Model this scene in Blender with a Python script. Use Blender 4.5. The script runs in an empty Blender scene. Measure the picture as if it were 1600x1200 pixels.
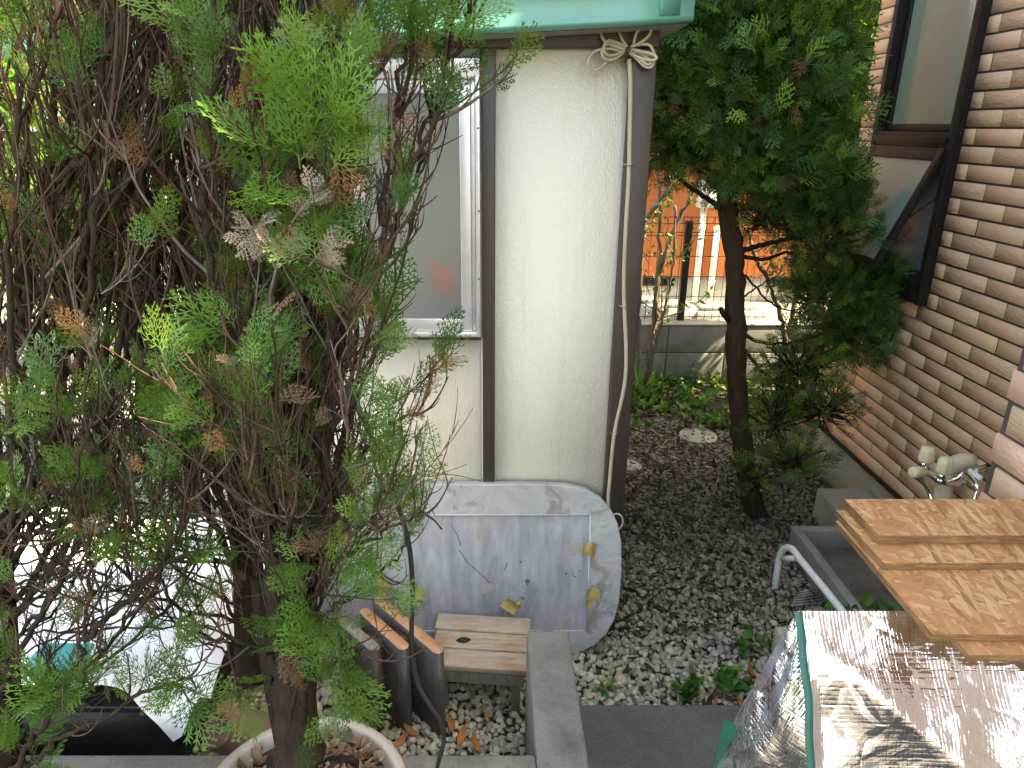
import bpy, math, random
import numpy as np
from mathutils import Vector, Matrix

# ------------------------------------------------------------------ camera, light, exposure
sc = bpy.context.scene
PITCH = math.radians(20.13)
CT, ST = math.cos(PITCH), math.sin(PITCH)
F, PU, CAMZ = 1105.0, 765.0, 1.68
cam = bpy.data.cameras.new("camera")
cam.sensor_width = 36.0
cam.lens = 36.0 * F / 1600.0
cam.shift_x = (800.0 - PU) / 1600.0
cam.clip_start = 0.02
cam.clip_end = 2000
co = bpy.data.objects.new("camera", cam)
sc.collection.objects.link(co)
co.location = (0, 0, CAMZ)
co.rotation_euler = (math.radians(90) - PITCH, 0, 0)
sc.camera = co

SUN = Vector((0.60, -0.13, 0.79)).normalized()
w = bpy.data.worlds.new("World"); sc.world = w; w.use_nodes = True
wn = w.node_tree.nodes; wl = w.node_tree.links
bg = wn["Background"]
sky = wn.new("ShaderNodeTexSky"); sky.sky_type = 'NISHITA'; sky.sun_disc = False
sky.sun_elevation = math.asin(SUN.z)
sky.sun_rotation = math.atan2(SUN.x, SUN.y)
sky.dust_density = 2.0
wl.new(sky.outputs[0], bg.inputs[0]); bg.inputs[1].default_value = 0.15
sun = bpy.data.lights.new("sun", 'SUN'); sun.energy = 3.0; sun.angle = math.radians(0.5)
sun.color = (1.0, 0.94, 0.85)
so = bpy.data.objects.new("sun", sun); sc.collection.objects.link(so)
so.rotation_euler = SUN.to_track_quat('Z', 'Y').to_euler(); so.location = (6, -2, 9)
sc.view_settings.view_transform = 'Standard'
sc.view_settings.look = 'None'
sc.view_settings.exposure = 3.05
sc.view_settings.use_white_balance = True
sc.view_settings.white_balance_temperature = 9400
sc.view_settings.white_balance_tint = 6
sc.view_settings.gamma = 1.0
sc.render.engine = 'CYCLES'
sc.cycles.use_denoising = True
sc.cycles.max_bounces = 8
sc.cycles.sample_clamp_indirect = 6

# ------------------------------------------------------------------ helpers
def at(u, v, Y):
    """world point at forward distance Y seen at photo pixel (u, v)"""
    x = (u - PU) / F; y = -(v - 600.0) / F
    fy = CT + y * ST; fz = -ST + y * CT
    d = Y / fy
    return np.array((x * d, Y, CAMZ + fz * d))
def gnd(u, v, z=0.0):
    y = -(v - 600.0) / F
    d = (z - CAMZ) / (-ST + y * CT)
    return np.array(((u - PU) / F * d, (CT + y * ST) * d, z))
def nrm(a):
    a = np.asarray(a, float); return a / (np.linalg.norm(a) + 1e-12)

class MB:
    """collects geometry; build() links it as ONE mesh object"""
    def __init__(s): s.v = []; s.f = []; s.c = []; s.n = 0; s.p = []
    def add(s, verts, faces, col=None, par=None):
        verts = np.asarray(verts, float).reshape(-1, 3)
        if isinstance(faces, np.ndarray): s.f.append(faces + s.n)
        else:
            by = {}
            for f in faces: by.setdefault(len(f), []).append(f)
            for k in by: s.f.append(np.array(by[k], int) + s.n)
        s.v.append(verts); s.n += len(verts)
        for lst, val in ((s.c, col), (s.p, par)):
            if val is None: lst.append(np.ones((len(verts), 4)))
            else:
                c = np.asarray(val, float)
                if c.ndim == 1: c = np.tile(c, (len(verts), 1))
                if c.shape[1] == 3: c = np.hstack([c, np.ones((len(c), 1))])
                lst.append(c)
    def box(s, a, b, col=None, par=None):
        x0, y0, z0 = a; x1, y1, z1 = b
        v = [(x0,y0,z0),(x1,y0,z0),(x1,y1,z0),(x0,y1,z0),(x0,y0,z1),(x1,y0,z1),(x1,y1,z1),(x0,y1,z1)]
        s.add(v, [(0,3,2,1),(4,5,6,7),(0,1,5,4),(1,2,6,5),(2,3,7,6),(3,0,4,7)], col, par)
    def cbox(s, a, b, c=0.004, col=None, M=None):
        """box with chamfered edges, optional 4x4 transform"""
        bm = bmesh_box(a, b, c)
        v, f = bm
        if M is not None: v = v @ np.array(M)[:3,:3].T + np.array(M)[:3,3]
        s.add(v, f, col)
    def tube(s, pts, rad, k=6, col=None, cap=True):
        pts = np.asarray(pts, float); n = len(pts)
        rad = np.full(n, rad) if np.isscalar(rad) else np.asarray(rad, float)
        tan = np.zeros_like(pts); tan[1:-1] = pts[2:] - pts[:-2]; tan[0] = pts[1]-pts[0]; tan[-1] = pts[-1]-pts[-2]
        tan /= np.linalg.norm(tan, axis=1)[:,None] + 1e-12
        up = np.array((0.31, 0.17, 0.93)) if abs(tan[0] @ np.array((0.31,0.17,0.93))) < .9 else np.array((1.,0.1,0))
        nn = nrm(np.cross(tan[0], up)); vs = []
        ang = np.arange(k) * 2*math.pi/k
        ca, sa = np.cos(ang)[:,None], np.sin(ang)[:,None]
        for i in range(n):
            nn = nrm(nn - tan[i]*(nn @ tan[i])); bb = np.cross(tan[i], nn)
            vs.append(pts[i] + rad[i]*(ca*nn + sa*bb))
        vs = np.vstack(vs)
        i = np.arange(n-1)[:,None]*k; j = np.arange(k)[None,:]; j2 = (j+1) % k
        q = np.stack([i+j, i+j2, i+k+j2, i+k+j], -1).reshape(-1, 4)
        fl = [q]
        c0 = col
        if col is not None and np.asarray(col).ndim == 2: c0 = np.repeat(np.asarray(col), k, 0)
        s.add(vs, q, c0)
        if cap:
            b = s.n - len(vs)
            s.f.append(np.array([[b + t for t in range(k)][::-1]])); s.f.append(np.array([[b+(n-1)*k+t for t in range(k)]]))
    def lathe(s, prof, k=32, org=(0,0,0), M=None, col=None):
        prof = np.asarray(prof, float); n = len(prof); ang = np.arange(k)*2*math.pi/k
        v = np.zeros((n, k, 3)); v[:,:,0] = prof[:,0,None]*np.cos(ang); v[:,:,1] = prof[:,0,None]*np.sin(ang); v[:,:,2] = prof[:,1,None]
        v = v.reshape(-1,3)
        if M is not None: v = v @ np.array(M)[:3,:3].T
        v = v + np.asarray(org)
        i = np.arange(n-1)[:,None]*k; j = np.arange(k)[None,:]; j2 = (j+1)%k
        s.add(v, np.stack([i+j, i+j2, i+k+j2, i+k+j], -1).reshape(-1,4), col)
    def grid(s, P, col=None):
        P = np.asarray(P, float); a, b = P.shape[:2]
        i = np.arange(a-1)[:,None]*b; j = np.arange(b-1)[None,:]
        s.add(P.reshape(-1,3), np.stack([i+j, i+j+1, i+b+j+1, i+b+j], -1).reshape(-1,4), col)
    def prism(s, poly, y0, y1, axis=1, col=None):
        """polygon in the other two axes extruded along axis"""
        n = len(poly); v = []
        for y in (y0, y1):
            for a, b in poly:
                p = [a, b]; p.insert(axis, y); v.append(p)
        f = [tuple(range(n))[::-1], tuple(range(n, 2*n))] + [(i, (i+1)%n, n+(i+1)%n, n+i) for i in range(n)]
        s.add(v, f, col)
    def build(s, name, mat, parent=None, smooth=False, base=None):
        V = np.vstack(s.v)
        if base is None: base = parent_base(parent)
        V = V - np.asarray(base)
        me = bpy.data.meshes.new(name)
        tot = [f.shape[1]*f.shape[0] for f in s.f]
        loops = np.concatenate([f.ravel() for f in s.f]).astype(np.int32)
        lt = np.concatenate([np.full(len(f), f.shape[1]) for f in s.f]).astype(np.int32)
        ls = np.concatenate([[0], np.cumsum(lt)[:-1]]).astype(np.int32)
        me.vertices.add(len(V)); me.vertices.foreach_set("co", V.astype(np.float32).ravel())
        me.loops.add(len(loops)); me.loops.foreach_set("vertex_index", loops)
        me.polygons.add(len(lt)); me.polygons.foreach_set("loop_start", ls); me.polygons.foreach_set("loop_total", lt)
        me.update(calc_edges=True)
        if smooth: me.polygons.foreach_set("use_smooth", np.ones(len(lt), bool))
        for nm, src in (("col", s.c), ("par", s.p)):
            a = me.color_attributes.new(nm, 'FLOAT_COLOR', 'POINT')
            a.data.foreach_set("color", np.vstack(src).astype(np.float32).ravel())
        me.validate()
        me.materials.append(mat)
        o = bpy.data.objects.new(name, me); sc.collection.objects.link(o)
        if parent is not None: o.parent = parent
        else: o.location = base
        return o
_cb = {}
def bmesh_box(a, b, c):
    import bmesh
    bm = bmesh.new(); bmesh.ops.create_cube(bm, size=1)
    a = np.array(a, float); b = np.array(b, float)
    for v in bm.verts: v.co = Vector(((a+b)/2 + (b-a)*np.array(v.co)))
    bmesh.ops.bevel(bm, geom=bm.edges[:], offset=c, segments=2, affect='EDGES', profile=.6)
    bm.verts.ensure_lookup_table()
    v = np.array([x.co[:] for x in bm.verts]); f = [tuple(x.index for x in p.verts) for p in bm.faces]
    bm.free(); return v, f
def parent_base(p):
    b = np.zeros(3)
    while p is not None: b = b + np.array(p.location); p = p.parent
    return b
def tag(o, label=None, cat=None, group=None, kind=None):
    if label: o["label"] = label
    if cat: o["category"] = cat
    if group: o["group"] = group
    if kind: o["kind"] = kind
    return o
def thing(name, base, label, cat, group=None):
    o = bpy.data.objects.new(name, None); sc.collection.objects.link(o)
    o.location = [float(t) for t in base]; o.empty_display_size = .1
    return tag(o, label, cat, group)

# ------------------------------------------------------------------ materials
class NT:
    def __init__(s, name):
        s.m = bpy.data.materials.new(name); s.m.use_nodes = True
        s.t = s.m.node_tree; s.N = s.t.nodes; s.L = s.t.links
        s.b = s.N["Principled BSDF"]; s.out = s.N["Material Output"]
        s.tc = s.N.new("ShaderNodeTexCoord")
    def n(s, typ, **kw):
        x = s.N.new("ShaderNode" + typ)
        for k, v in kw.items():
            if k.startswith("i_"): x.inputs[k[2:].replace("_", " ")].default_value = v
            else: setattr(x, k, v)
        return x
    def l(s, a, b): s.L.new(a, b)
    def mapping(s, scale=(1,1,1), rot=(0,0,0), src=None):
        m = s.n("Mapping"); m.inputs["Scale"].default_value = scale; m.inputs["Rotation"].default_value = rot
        s.l(src or s.tc.outputs["Object"], m.inputs["Vector"]); return m.outputs[0]
    def noise(s, scale, detail=4, rough=.55, vec=None, dist=0):
        x = s.n("TexNoise"); x.inputs["Scale"].default_value = scale; x.inputs["Detail"].default_value = detail
        x.inputs["Roughness"].default_value = rough; x.inputs["Distortion"].default_value = dist
        s.l(vec or s.tc.outputs["Object"], x.inputs["Vector"]); return x.outputs["Fac"]
    def ramp(s, fac, stops):
        r = s.n("ValToRGB"); e = r.color_ramp.elements
        while len(e) < len(stops): e.new(.5)
        for q, (p, c) in zip(e, stops):
            q.position = p; q.color = (*c, 1) if len(c) == 3 else c
        s.l(fac, r.inputs[0]); return r.outputs[0]
    def mix(s, fac, a, b, mode='MIX'):
        x = s.n("Mix", data_type='RGBA', blend_type=mode)
        for sock, val in ((x.inputs[0], fac), (x.inputs[6], a), (x.inputs[7], b)):
            if isinstance(val, (int, float)): sock.default_value = val
            elif isinstance(val, tuple): sock.default_value = (*val, 1) if len(val) == 3 else val
            else: s.l(val, sock)
        return x.outputs[2]
    def math(s, op, a, b=0.0):
        x = s.n("Math", operation=op)
        for sock, val in ((x.inputs[0], a), (x.inputs[1], b)):
            if isinstance(val, (int, float)): sock.default_value = val
            else: s.l(val, sock)
        return x.outputs[0]
    def bump(s, h, strength=.3, dist=.01, prev=None):
        x = s.n("Bump"); x.inputs["Strength"].default_value = strength; x.inputs["Distance"].default_value = dist
        s.l(h, x.inputs["Height"])
        if prev is not None: s.l(prev, x.inputs["Normal"])
        s.l(x.outputs[0], s.b.inputs["Normal"]); return x.outputs[0]
    def col(s, c):
        if isinstance(c, tuple): s.b.inputs["Base Color"].default_value = (*c, 1)
        else: s.l(c, s.b.inputs["Base Color"])
    def set(s, **kw):
        for k, v in kw.items(): s.b.inputs[k.replace("_", " ")].default_value = v
        return s
    def attr(s, name="col"):
        x = s.n("Attribute", attribute_name=name); return x
def simple(name, c1, c2, scale=8, rough=.7, bump=.2, bscale=60, metal=0.0, spec=.5, stretch=(1,1,1), dist=.004):
    t = NT(name); vec = t.mapping(stretch)
    t.col(t.ramp(t.noise(scale, 6, .6, vec), [(.3, c1), (.7, c2)]))
    t.set(Roughness=rough, Metallic=metal); t.b.inputs["Specular IOR Level"].default_value = spec
    if bump: t.bump(t.noise(bscale, 5, .6, vec), bump, dist)
    return t.m
MAT = {}
# painted stucco with a fine trowelled grain
t = NT("stucco")
t.col(t.ramp(t.noise(2.2, 5, .6), [(.3, (.74,.685,.575)), (.7, (.80,.75,.64))]))
stk = t.ramp(t.noise(4, 6, .7, t.mapping((6,6,.35))), [(.52,(0,0,0)),(.75,(1,1,1))])
t.col(t.mix(t.math('MULTIPLY', stk, .28), t.ramp(t.noise(2.2, 5, .6), [(.3, (.74,.685,.575)), (.7, (.80,.75,.64))]), (.50,.45,.35)))
h = t.n("TexVoronoi", feature='SMOOTH_F1'); h.inputs["Scale"].default_value = 165
v_ = t.mapping((1, 1, .55)); wn_ = t.n("TexNoise"); wn_.inputs["Scale"].default_value = 40; t.l(v_, wn_.inputs["Vector"])
t.l(t.mix(.04, v_, wn_.outputs["Color"]), h.inputs["Vector"])
b0 = t.bump(h.outputs["Distance"], .42, .004); t.bump(t.noise(110, 3), .2, .003, b0)
t.set(Roughness=.85); MAT["stucco"] = t.m
MAT["brown_metal"] = simple("brown_board", (.034,.021,.017), (.060,.040,.033), 14, .45, .12, 90, stretch=(1,1,.15))
MAT["green_metal"] = simple("green_metal", (.065,.25,.195), (.09,.31,.245), 5, .32, .04, 30, spec=.6)
MAT["dark_green"] = simple("dark_green_flashing", (.05,.09,.07), (.08,.12,.09), 9, .5, .1, 60)
MAT["aluminium"] = simple("aluminium", (.60,.60,.61), (.70,.70,.71), 20, .38, .03, 200, metal=.55)
t = NT("frosted_glass"); t.col((.80,.81,.76)); t.set(Roughness=.38, IOR=1.3); t.b.inputs["Transmission Weight"].default_value = .86
t.bump(t.noise(160, 3), .12, .002); MAT["frosted"] = t.m
MAT["room"] = simple("pale_room", (.72,.70,.63), (.82,.80,.73), 3, .9, 0)
MAT["red_board"] = simple("red_card", (.70,.05,.04), (.78,.08,.06), 6, .6, 0)
MAT["blue_board"] = simple("blue_card", (.20,.25,.38), (.26,.32,.46), 6, .6, 0)
# brick tiles
def brick_mat(name, tan, pink, lightmul):
    t = NT(name)
    p = t.n("SeparateColor"); t.l(t.attr("par").outputs["Color"], p.inputs[0])
    om = t.math('ADD', p.outputs[2], t.math('MULTIPLY', t.math('SUBTRACT', t.noise(22, 3), .5), .5))
    omb = t.ramp(om, [(.05, tan), (.38, pink), (.62, pink), (.95, tan)])
    c = t.mix(.6, omb, t.attr("col").outputs["Color"], 'MULTIPLY')
    c = t.mix(t.math('MULTIPLY', t.noise(120, 5, .7), .5), c, tuple(x*.55 for x in pink))
    t.col(c); t.set(Roughness=.55)
    vec = t.mapping((1, 1, 2.6), (.5, 0, 0))
    big = t.noise(26, 4, .6, vec, 1.2)
    hh = t.math('MULTIPLY', big, p.outputs[0])
    b0 = t.bump(hh, .7, .010); t.bump(t.noise(260, 3), .2, .002, b0)
    return t.m
MAT["brick"] = brick_mat("brick_tile", (.78,.535,.325), (.77,.46,.32), 1)
MAT["brick_skylit"] = brick_mat("skylit_brick_tile", (.78,.54,.36), (.78,.47,.36), 1)  # same brick, stronger sky light on the projecting wall put into its paler colour
MAT["mortar"] = simple("mortar", (.085,.078,.078), (.14,.13,.13), 30, .9, .4, 200)
# concrete
t = NT("concrete"); n1 = t.noise(5, 7, .65); n2 = t.noise(70, 4, .7)
c = t.mix(t.ramp(n1, [(.35, (0,0,0)), (.65, (1,1,1))]), (.115,.105,.090), (.25,.24,.22))
c = t.mix(t.math('MULTIPLY', t.ramp(t.noise(210, 4, .8), [(.35, (1,1,1)), (.6, (0,0,0))]), .65), c, (.085,.078,.068))
c = t.mix(t.math('MULTIPLY', t.ramp(t.noise(2.3, 6, .7), [(.45, (0,0,0)), (.6, (1,1,1))]), .5), c, (.28,.26,.22))
c = t.mix(t.math('MULTIPLY', t.ramp(t.noise(3.1, 5), [(.5,(0,0,0)),(.7,(1,1,1))]), .5), c, (.16,.15,.10))
t.col(c); t.set(Roughness=.92); b0 = t.bump(t.noise(190, 4, .7), .6, .004); t.bump(t.noise(18, 4), .3, .006, b0); MAT["concrete"] = t.m
t = NT("dark_concrete"); c = t.mix(t.ramp(t.noise(4, 7, .7), [(.3,(0,0,0)),(.7,(1,1,1))]), (.085,.088,.088), (.19,.195,.19))
c = t.mix(t.math('MULTIPLY', t.ramp(t.noise(230, 4, .8), [(.4,(1,1,1)),(.62,(0,0,0))]), .6), c, (.05,.05,.047))
t.col(c); t.set(Roughness=.9); t.bump(t.noise(150, 4, .7), .6, .004); MAT["dark_concrete"] = t.m
MAT["mossy"] = simple("mossy_concrete", (.20,.215,.165), (.34,.345,.30), 6, .9, .4, 110)
MAT["basin_floor"] = simple("stained_concrete", (.075,.065,.05), (.20,.18,.15), 7, .9, .3, 90)
MAT["block"] = simple("garden_block", (.17,.18,.165), (.27,.275,.25), 9, .92, .4, 150)
MAT["foundation"] = simple("pale_foundation", (.50,.51,.48), (.60,.60,.57), 5, .9, .2, 80)
MAT["orange"] = simple("orange_render", (.54,.165,.065), (.60,.20,.085), 3, .85, .25, 200)
MAT["white_plastic"] = simple("white_plastic", (.72,.73,.70), (.80,.80,.77), 12, .35, 0)
MAT["cream_plastic"] = simple("cream_plastic", (.72,.61,.38), (.80,.69,.45), 16, .35, .03, 100)
MAT["ivory_pipe"] = simple("ivory_pipe", (.68,.56,.38), (.76,.65,.47), 10, .45, .04, 100)
MAT["black_plastic"] = simple("black_plastic", (.012,.012,.014), (.022,.022,.024), 10, .4, .1, 60)
MAT["black_wire"] = simple("black_wire", (.018,.018,.020), (.03,.03,.03), 10, .5, 0)
MAT["chrome"] = simple("chrome", (.75,.76,.78), (.85,.86,.88), 6, .12, .05, 40, metal=1.0)
MAT["bronze"] = simple("bronze_frame", (.014,.0125,.012), (.022,.020,.019), 20, .42, .05, 120, spec=.25)
t = NT("ribbed_glass"); t.col((.20,.265,.225)); t.set(Roughness=.09, IOR=1.5); t.b.inputs["Transmission Weight"].default_value = .05
t.b.inputs["Specular IOR Level"].default_value = .8
wv = t.n("TexNoise"); wv.inputs["Scale"].default_value = 9; t.l(t.mapping((1, 9, .25)), wv.inputs["Vector"])
t.bump(wv.outputs["Fac"], .12, .006); MAT["ribbed"] = t.m
MAT["dark_room"] = simple("dim_room", (.10,.11,.12), (.15,.16,.17), 4, .9, 0)
MAT["bluegrey"] = simple("blue_grey_glass", (.16,.22,.30), (.22,.28,.36), 4, .25, 0)
# cable, cord
MAT["cable"] = simple("cream_cable", (.40,.33,.22), (.52,.45,.33), 20, .5, .05, 100)
MAT["clip"] = simple("steel_clip", (.35,.34,.32), (.45,.44,.42), 20, .4, 0, metal=.8)
# table top
t = NT("weathered_grey_panel"); vec = t.mapping((1, 1, .12)); a = t.noise(26, 6, .65, vec, .3); b = t.noise(5, 6, .7)
c = t.mix(t.ramp(a, [(.35,(0,0,0)),(.68,(1,1,1))]), (.25,.26,.28), (.42,.43,.45))
c = t.mix(t.math('MULTIPLY', t.ramp(b, [(.50,(0,0,0)),(.72,(1,1,1))]), .6), c, (.47,.47,.48))
c = t.mix(t.ramp(t.noise(13, 5, .7), [(.68,(0,0,0)),(.76,(1,1,1))]), c, (.22,.21,.20))
t.col(c); t.set(Roughness=.62); t.bump(a, .35, .004); MAT["panel"] = t.m
t = NT("grey_marbled_border"); a = t.noise(7, 8, .7, None, 1.8)
c = t.ramp(a, [(.28,(.31,.31,.305)), (.45,(.38,.385,.39)), (.55,(.42,.425,.43)), (.66,(.48,.48,.475)), (.8,(.42,.39,.34))])
c = t.mix(t.math('MULTIPLY', t.ramp(t.noise(9, 6, .7, None, .8), [(.54,(0,0,0)),(.62,(1,1,1))]), .7), c, (.20,.17,.13))
t.col(c); t.set(Roughness=.55); t.bump(t.noise(60, 4), .15, .003); MAT["border"] = t.m
t = NT("tape"); t.col(t.ramp(t.noise(30, 4), [(.3,(.42,.31,.09)),(.7,(.56,.43,.16))])); t.set(Roughness=.42); t.bump(t.noise(55, 4, .6, None, 1), .6, .006); MAT["tape"] = t.m
# woods
t = NT("bench_wood"); vec = t.mapping((2.2, 24, 24)); a = t.noise(3.5, 7, .65, vec, .6)
c = t.ramp(a, [(.25,(.13,.085,.05)), (.5,(.38,.28,.175)), (.72,(.52,.42,.29))])
c = t.mix(t.math('MULTIPLY', t.ramp(t.noise(9, 6, .75, t.mapping((.5,1.6,1))), [(.46,(0,0,0)),(.6,(1,1,1))]), .85), c, (.30,.13,.045))
c = t.mix(t.math('MULTIPLY', t.ramp(t.noise(6, 4), [(.4,(1,1,1)),(.6,(0,0,0))]), .55), c, (.42,.38,.33))
t.col(c); t.set(Roughness=.7); t.bump(a, .35, .003); MAT["bench"] = t.m
MAT["grey_wood"] = simple("grey_wood", (.13,.12,.095), (.27,.25,.20), 4, .85, .4, 12, stretch=(14,14,1.5))
t = NT("dark_fin"); a = t.noise(7, 6, .65, t.mapping((1,1,.18)))
t.col(t.ramp(a, [(.3,(.020,.016,.014)), (.6,(.055,.045,.038)), (.8,(.15,.13,.11))])); t.set(Roughness=.42); t.bump(t.noise(40,4), .15, .003); MAT["fin"] = t.m
t = NT("fin_edge"); t.col(t.ramp(t.noise(20, 5, .6), [(.3,(.36,.17,.075)), (.6,(.50,.26,.13)), (.8,(.40,.29,.20))])); t.set(Roughness=.38); t.bump(t.noise(70,3), .2, .002); MAT["fin_edge"] = t.m
# OSB: layers of stretched flakes
t = NT("strand_board")
base = None; hh = None
for k, (ang, sx, sy, off) in enumerate([(10, 11, 62, 0), (62, 13, 70, 3.1), (-48, 12, 56, 7.7), (-12, 15, 80, 11.3), (35, 10, 75, 17.9), (85, 15, 90, 21.7), (-78, 14, 75, 29.3)]):
    m = t.n("Mapping"); m.inputs["Rotation"].default_value = (0, 0, math.radians(ang)); m.inputs["Scale"].default_value = (1, 1, 0); m.inputs["Location"].default_value = (off, off*.7, 0)
    t.l(t.tc.outputs["Object"], m.inputs["Vector"])
    m2 = t.n("Mapping"); m2.inputs["Scale"].default_value = (sx*1.35, sy*1.5, 1); t.l(m.outputs[0], m2.inputs["Vector"])
    vo = t.n("TexVoronoi", voronoi_dimensions='2D'); vo.inputs["Scale"].default_value = 1; vo.inputs["Randomness"].default_value = .95
    t.l(m2.outputs[0], vo.inputs["Vector"])
    sp = t.n("SeparateColor"); t.l(vo.outputs["Color"], sp.inputs[0])
    grain = t.n("TexNoise"); grain.inputs["Scale"].default_value = 3; grain.inputs["Detail"].default_value = 5
    m3 = t.n("Mapping"); m3.inputs["Scale"].default_value = (14, 330, 1); t.l(m.outputs[0], m3.inputs["Vector"]); t.l(m3.outputs[0], grain.inputs["Vector"])
    cc = t.ramp(sp.outputs[0], [(0,(.26,.11,.040)), (.25,(.38,.175,.066)), (.55,(.45,.205,.076)), (.8,(.52,.28,.125)), (1,(.62,.38,.20))])
    cc = t.mix(t.math('MULTIPLY', grain.outputs["Fac"], .55), cc, (.30,.135,.05))
    if base is None: base = cc; hh = sp.outputs[2]
    else:
        msk = t.math('GREATER_THAN', sp.outputs[1], .60)
        edge = t.math('LESS_THAN', vo.outputs["Distance"], .52); msk = t.math('MULTIPLY', msk, edge)
        base = t.mix(msk, base, cc); hx = t.mix(msk, hh, sp.outputs[2]); hh = hx
t.col(base); t.set(Roughness=.6); t.bump(hh, .45, .0012); MAT["osb"] = t.m
t = NT("strand_board_edge"); a = t.noise(9, 6, .7, t.mapping((3,3,30)))
t.col(t.ramp(a, [(.3,(.12,.05,.02)), (.55,(.26,.125,.05)), (.75,(.42,.25,.115))])); t.set(Roughness=.8); t.bump(a, .6, .004); MAT["osb_edge"] = t.m
# foil, with the blue of reflected sky put into its base colour
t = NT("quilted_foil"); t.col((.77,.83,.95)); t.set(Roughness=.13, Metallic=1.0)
UVp = t.attr("par").outputs["Color"]
def grid_lines(scale, axis, sharp, vec):
    wv = t.n("TexWave", wave_type='BANDS', bands_direction=axis, wave_profile='SIN'); wv.inputs["Scale"].default_value = scale; wv.inputs["Distortion"].default_value = .35; wv.inputs["Detail"].default_value = 2; wv.inputs["Detail Scale"].default_value = 3
    wv.inputs['Distortion'].default_value = .9; t.l(vec, wv.inputs["Vector"]); return t.math('POWER', wv.outputs["Fac"], sharp)
g = t.math('ADD', t.math('MULTIPLY', grid_lines(62, 'X', 3, UVp), .35), t.math('MULTIPLY', grid_lines(56, 'Y', 3, UVp), .25))
g = t.math('ADD', g, t.math('ADD', t.math('MULTIPLY', grid_lines(19, 'X', 30, UVp), .6), t.math('MULTIPLY', grid_lines(15, 'Y', 30, UVp), .55)))
gm = t.math('MULTIPLY', g, t.ramp(t.noise(7, 3), [(.35,(0,0,0)),(.65,(1,1,1))]))
b0 = t.bump(t.noise(9, 4, .5, None, .8), .30, .03)
vo_ = t.n('TexVoronoi', feature='DISTANCE_TO_EDGE'); vo_.inputs['Scale'].default_value = 16; t.l(t.mix(.12, t.tc.outputs['Object'], t.n('TexNoise').outputs['Color']), vo_.inputs['Vector'])
b0 = t.bump(t.ramp(vo_.outputs['Distance'], [(0,(0,0,0)),(.12,(1,1,1))]), .16, .006, b0)
b0 = t.bump(t.noise(24, 3, .5, None, 1.5), .15, .006, b0)
b1 = t.bump(gm, .34, .0014, b0); t.bump(t.noise(85, 3, .6), .16, .002, b1); MAT["foil"] = t.m
MAT["green_tape"] = simple("green_binding", (.005,.075,.055), (.009,.11,.082), 12, .5, .3, 60)
MAT["white_sheet"] = simple("white_sheet", (.80,.80,.82), (.84,.84,.86), 4, .8, .15, 30)
MAT["teal"] = simple("teal_plastic", (.02,.30,.31), (.03,.36,.37), 8, .35, 0)
t = NT("old_clay"); a = t.noise(9, 6, .65, None, .8)
t.col(t.ramp(a, [(.3,(.33,.24,.20)), (.45,(.42,.36,.31)), (.6,(.42,.39,.34)), (.75,(.50,.47,.42))])); t.set(Roughness=.85); t.bump(t.noise(60,4), .3, .003); MAT["clay"] = t.m
MAT["pink_clay"] = simple("pink_clay", (.20,.105,.10), (.26,.145,.135), 7, .8, .2, 70)
t = NT("soil"); t.col(t.ramp(t.noise(35, 7, .7), [(.3,(.036,.027,.019)), (.55,(.085,.066,.046)), (.75,(.140,.112,.082))])); t.set(Roughness=.95); t.bump(t.noise(60, 6, .7), .9, .02); MAT["soil"] = t.m
t = NT("pebble"); a = t.attr("col").outputs["Color"]
t.col(t.mix(t.math('MULTIPLY', t.noise(120, 4, .6), .45), a, t.mix(1.0, a, (.45,.46,.34), 'MULTIPLY'))); t.set(Roughness=.6); t.bump(t.noise(300, 3), .2, .001); MAT["pebble"] = t.m
def leafmat(name, rough=.5, trans=.3, spec=.35):
    t = NT(name); a = t.attr("col").outputs["Color"]
    t.col(a); t.set(Roughness=rough); t.b.inputs["Specular IOR Level"].default_value = spec
    tr = t.n("BsdfTranslucent"); t.l(t.mix(1.0, a, (1.3,1.35,.7), 'MULTIPLY'), tr.inputs[0])
    mx = t.n("MixShader"); mx.inputs[0].default_value = trans
    t.l(t.b.outputs[0], mx.inputs[1]); t.l(tr.outputs[0], mx.inputs[2]); t.l(mx.outputs[0], t.out.inputs[0]); return t.m
MAT["leaf"] = leafmat("scale_foliage"); MAT["dead_leaf"] = leafmat("dead_foliage", .8, .12, .2); MAT["broadleaf"] = leafmat("broadleaf", .4, .35, .45)
t = NT("bark"); vec = t.mapping((1,1,.12)); a = t.noise(60, 6, .7, vec, .4)
c = t.mix(1.0, t.ramp(a, [(.25,(.45,.42,.40)), (.55,(1,1,1)), (.8,(1.55,1.5,1.45))]), t.attr("col").outputs["Color"], 'MULTIPLY')
t.col(c); t.set(Roughness=.9); t.b.inputs["Specular IOR Level"].default_value = .06; t.bump(a, .8, .008); MAT["bark"] = t.m
MAT["steel"] = simple("dull_steel", (.35,.35,.35), (.45,.45,.45), 10, .4, 0, metal=.9)
MAT["siding"] = simple("white_siding", (.70,.70,.69), (.76,.76,.75), 3, .7, 0)
MAT["yellow"] = simple("yellow_sticker", (.75,.60,.04), (.8,.65,.06), 5, .5, 0)
MAT["eave"] = simple("eave_board", (.18,.16,.14), (.24,.22,.20), 5, .7, .1)
MAT["roofing"] = simple("dark_roofing", (.06,.06,.065), (.1,.1,.1), 8, .7, .2)

RNG = np.random.default_rng(7)

# ------------------------------------------------------------------ ground
m = MB(); R = 400.0
ring = np.array([-R, -60, -12, -4, -2, -1, 0, 1, 2, 3, 4, 5, 12, 60, R])
m.grid(np.array([[(x, y, 0.0) for y in ring] for x in ring]))
tag(m.build("ground", MAT["soil"]), kind="structure")
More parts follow.
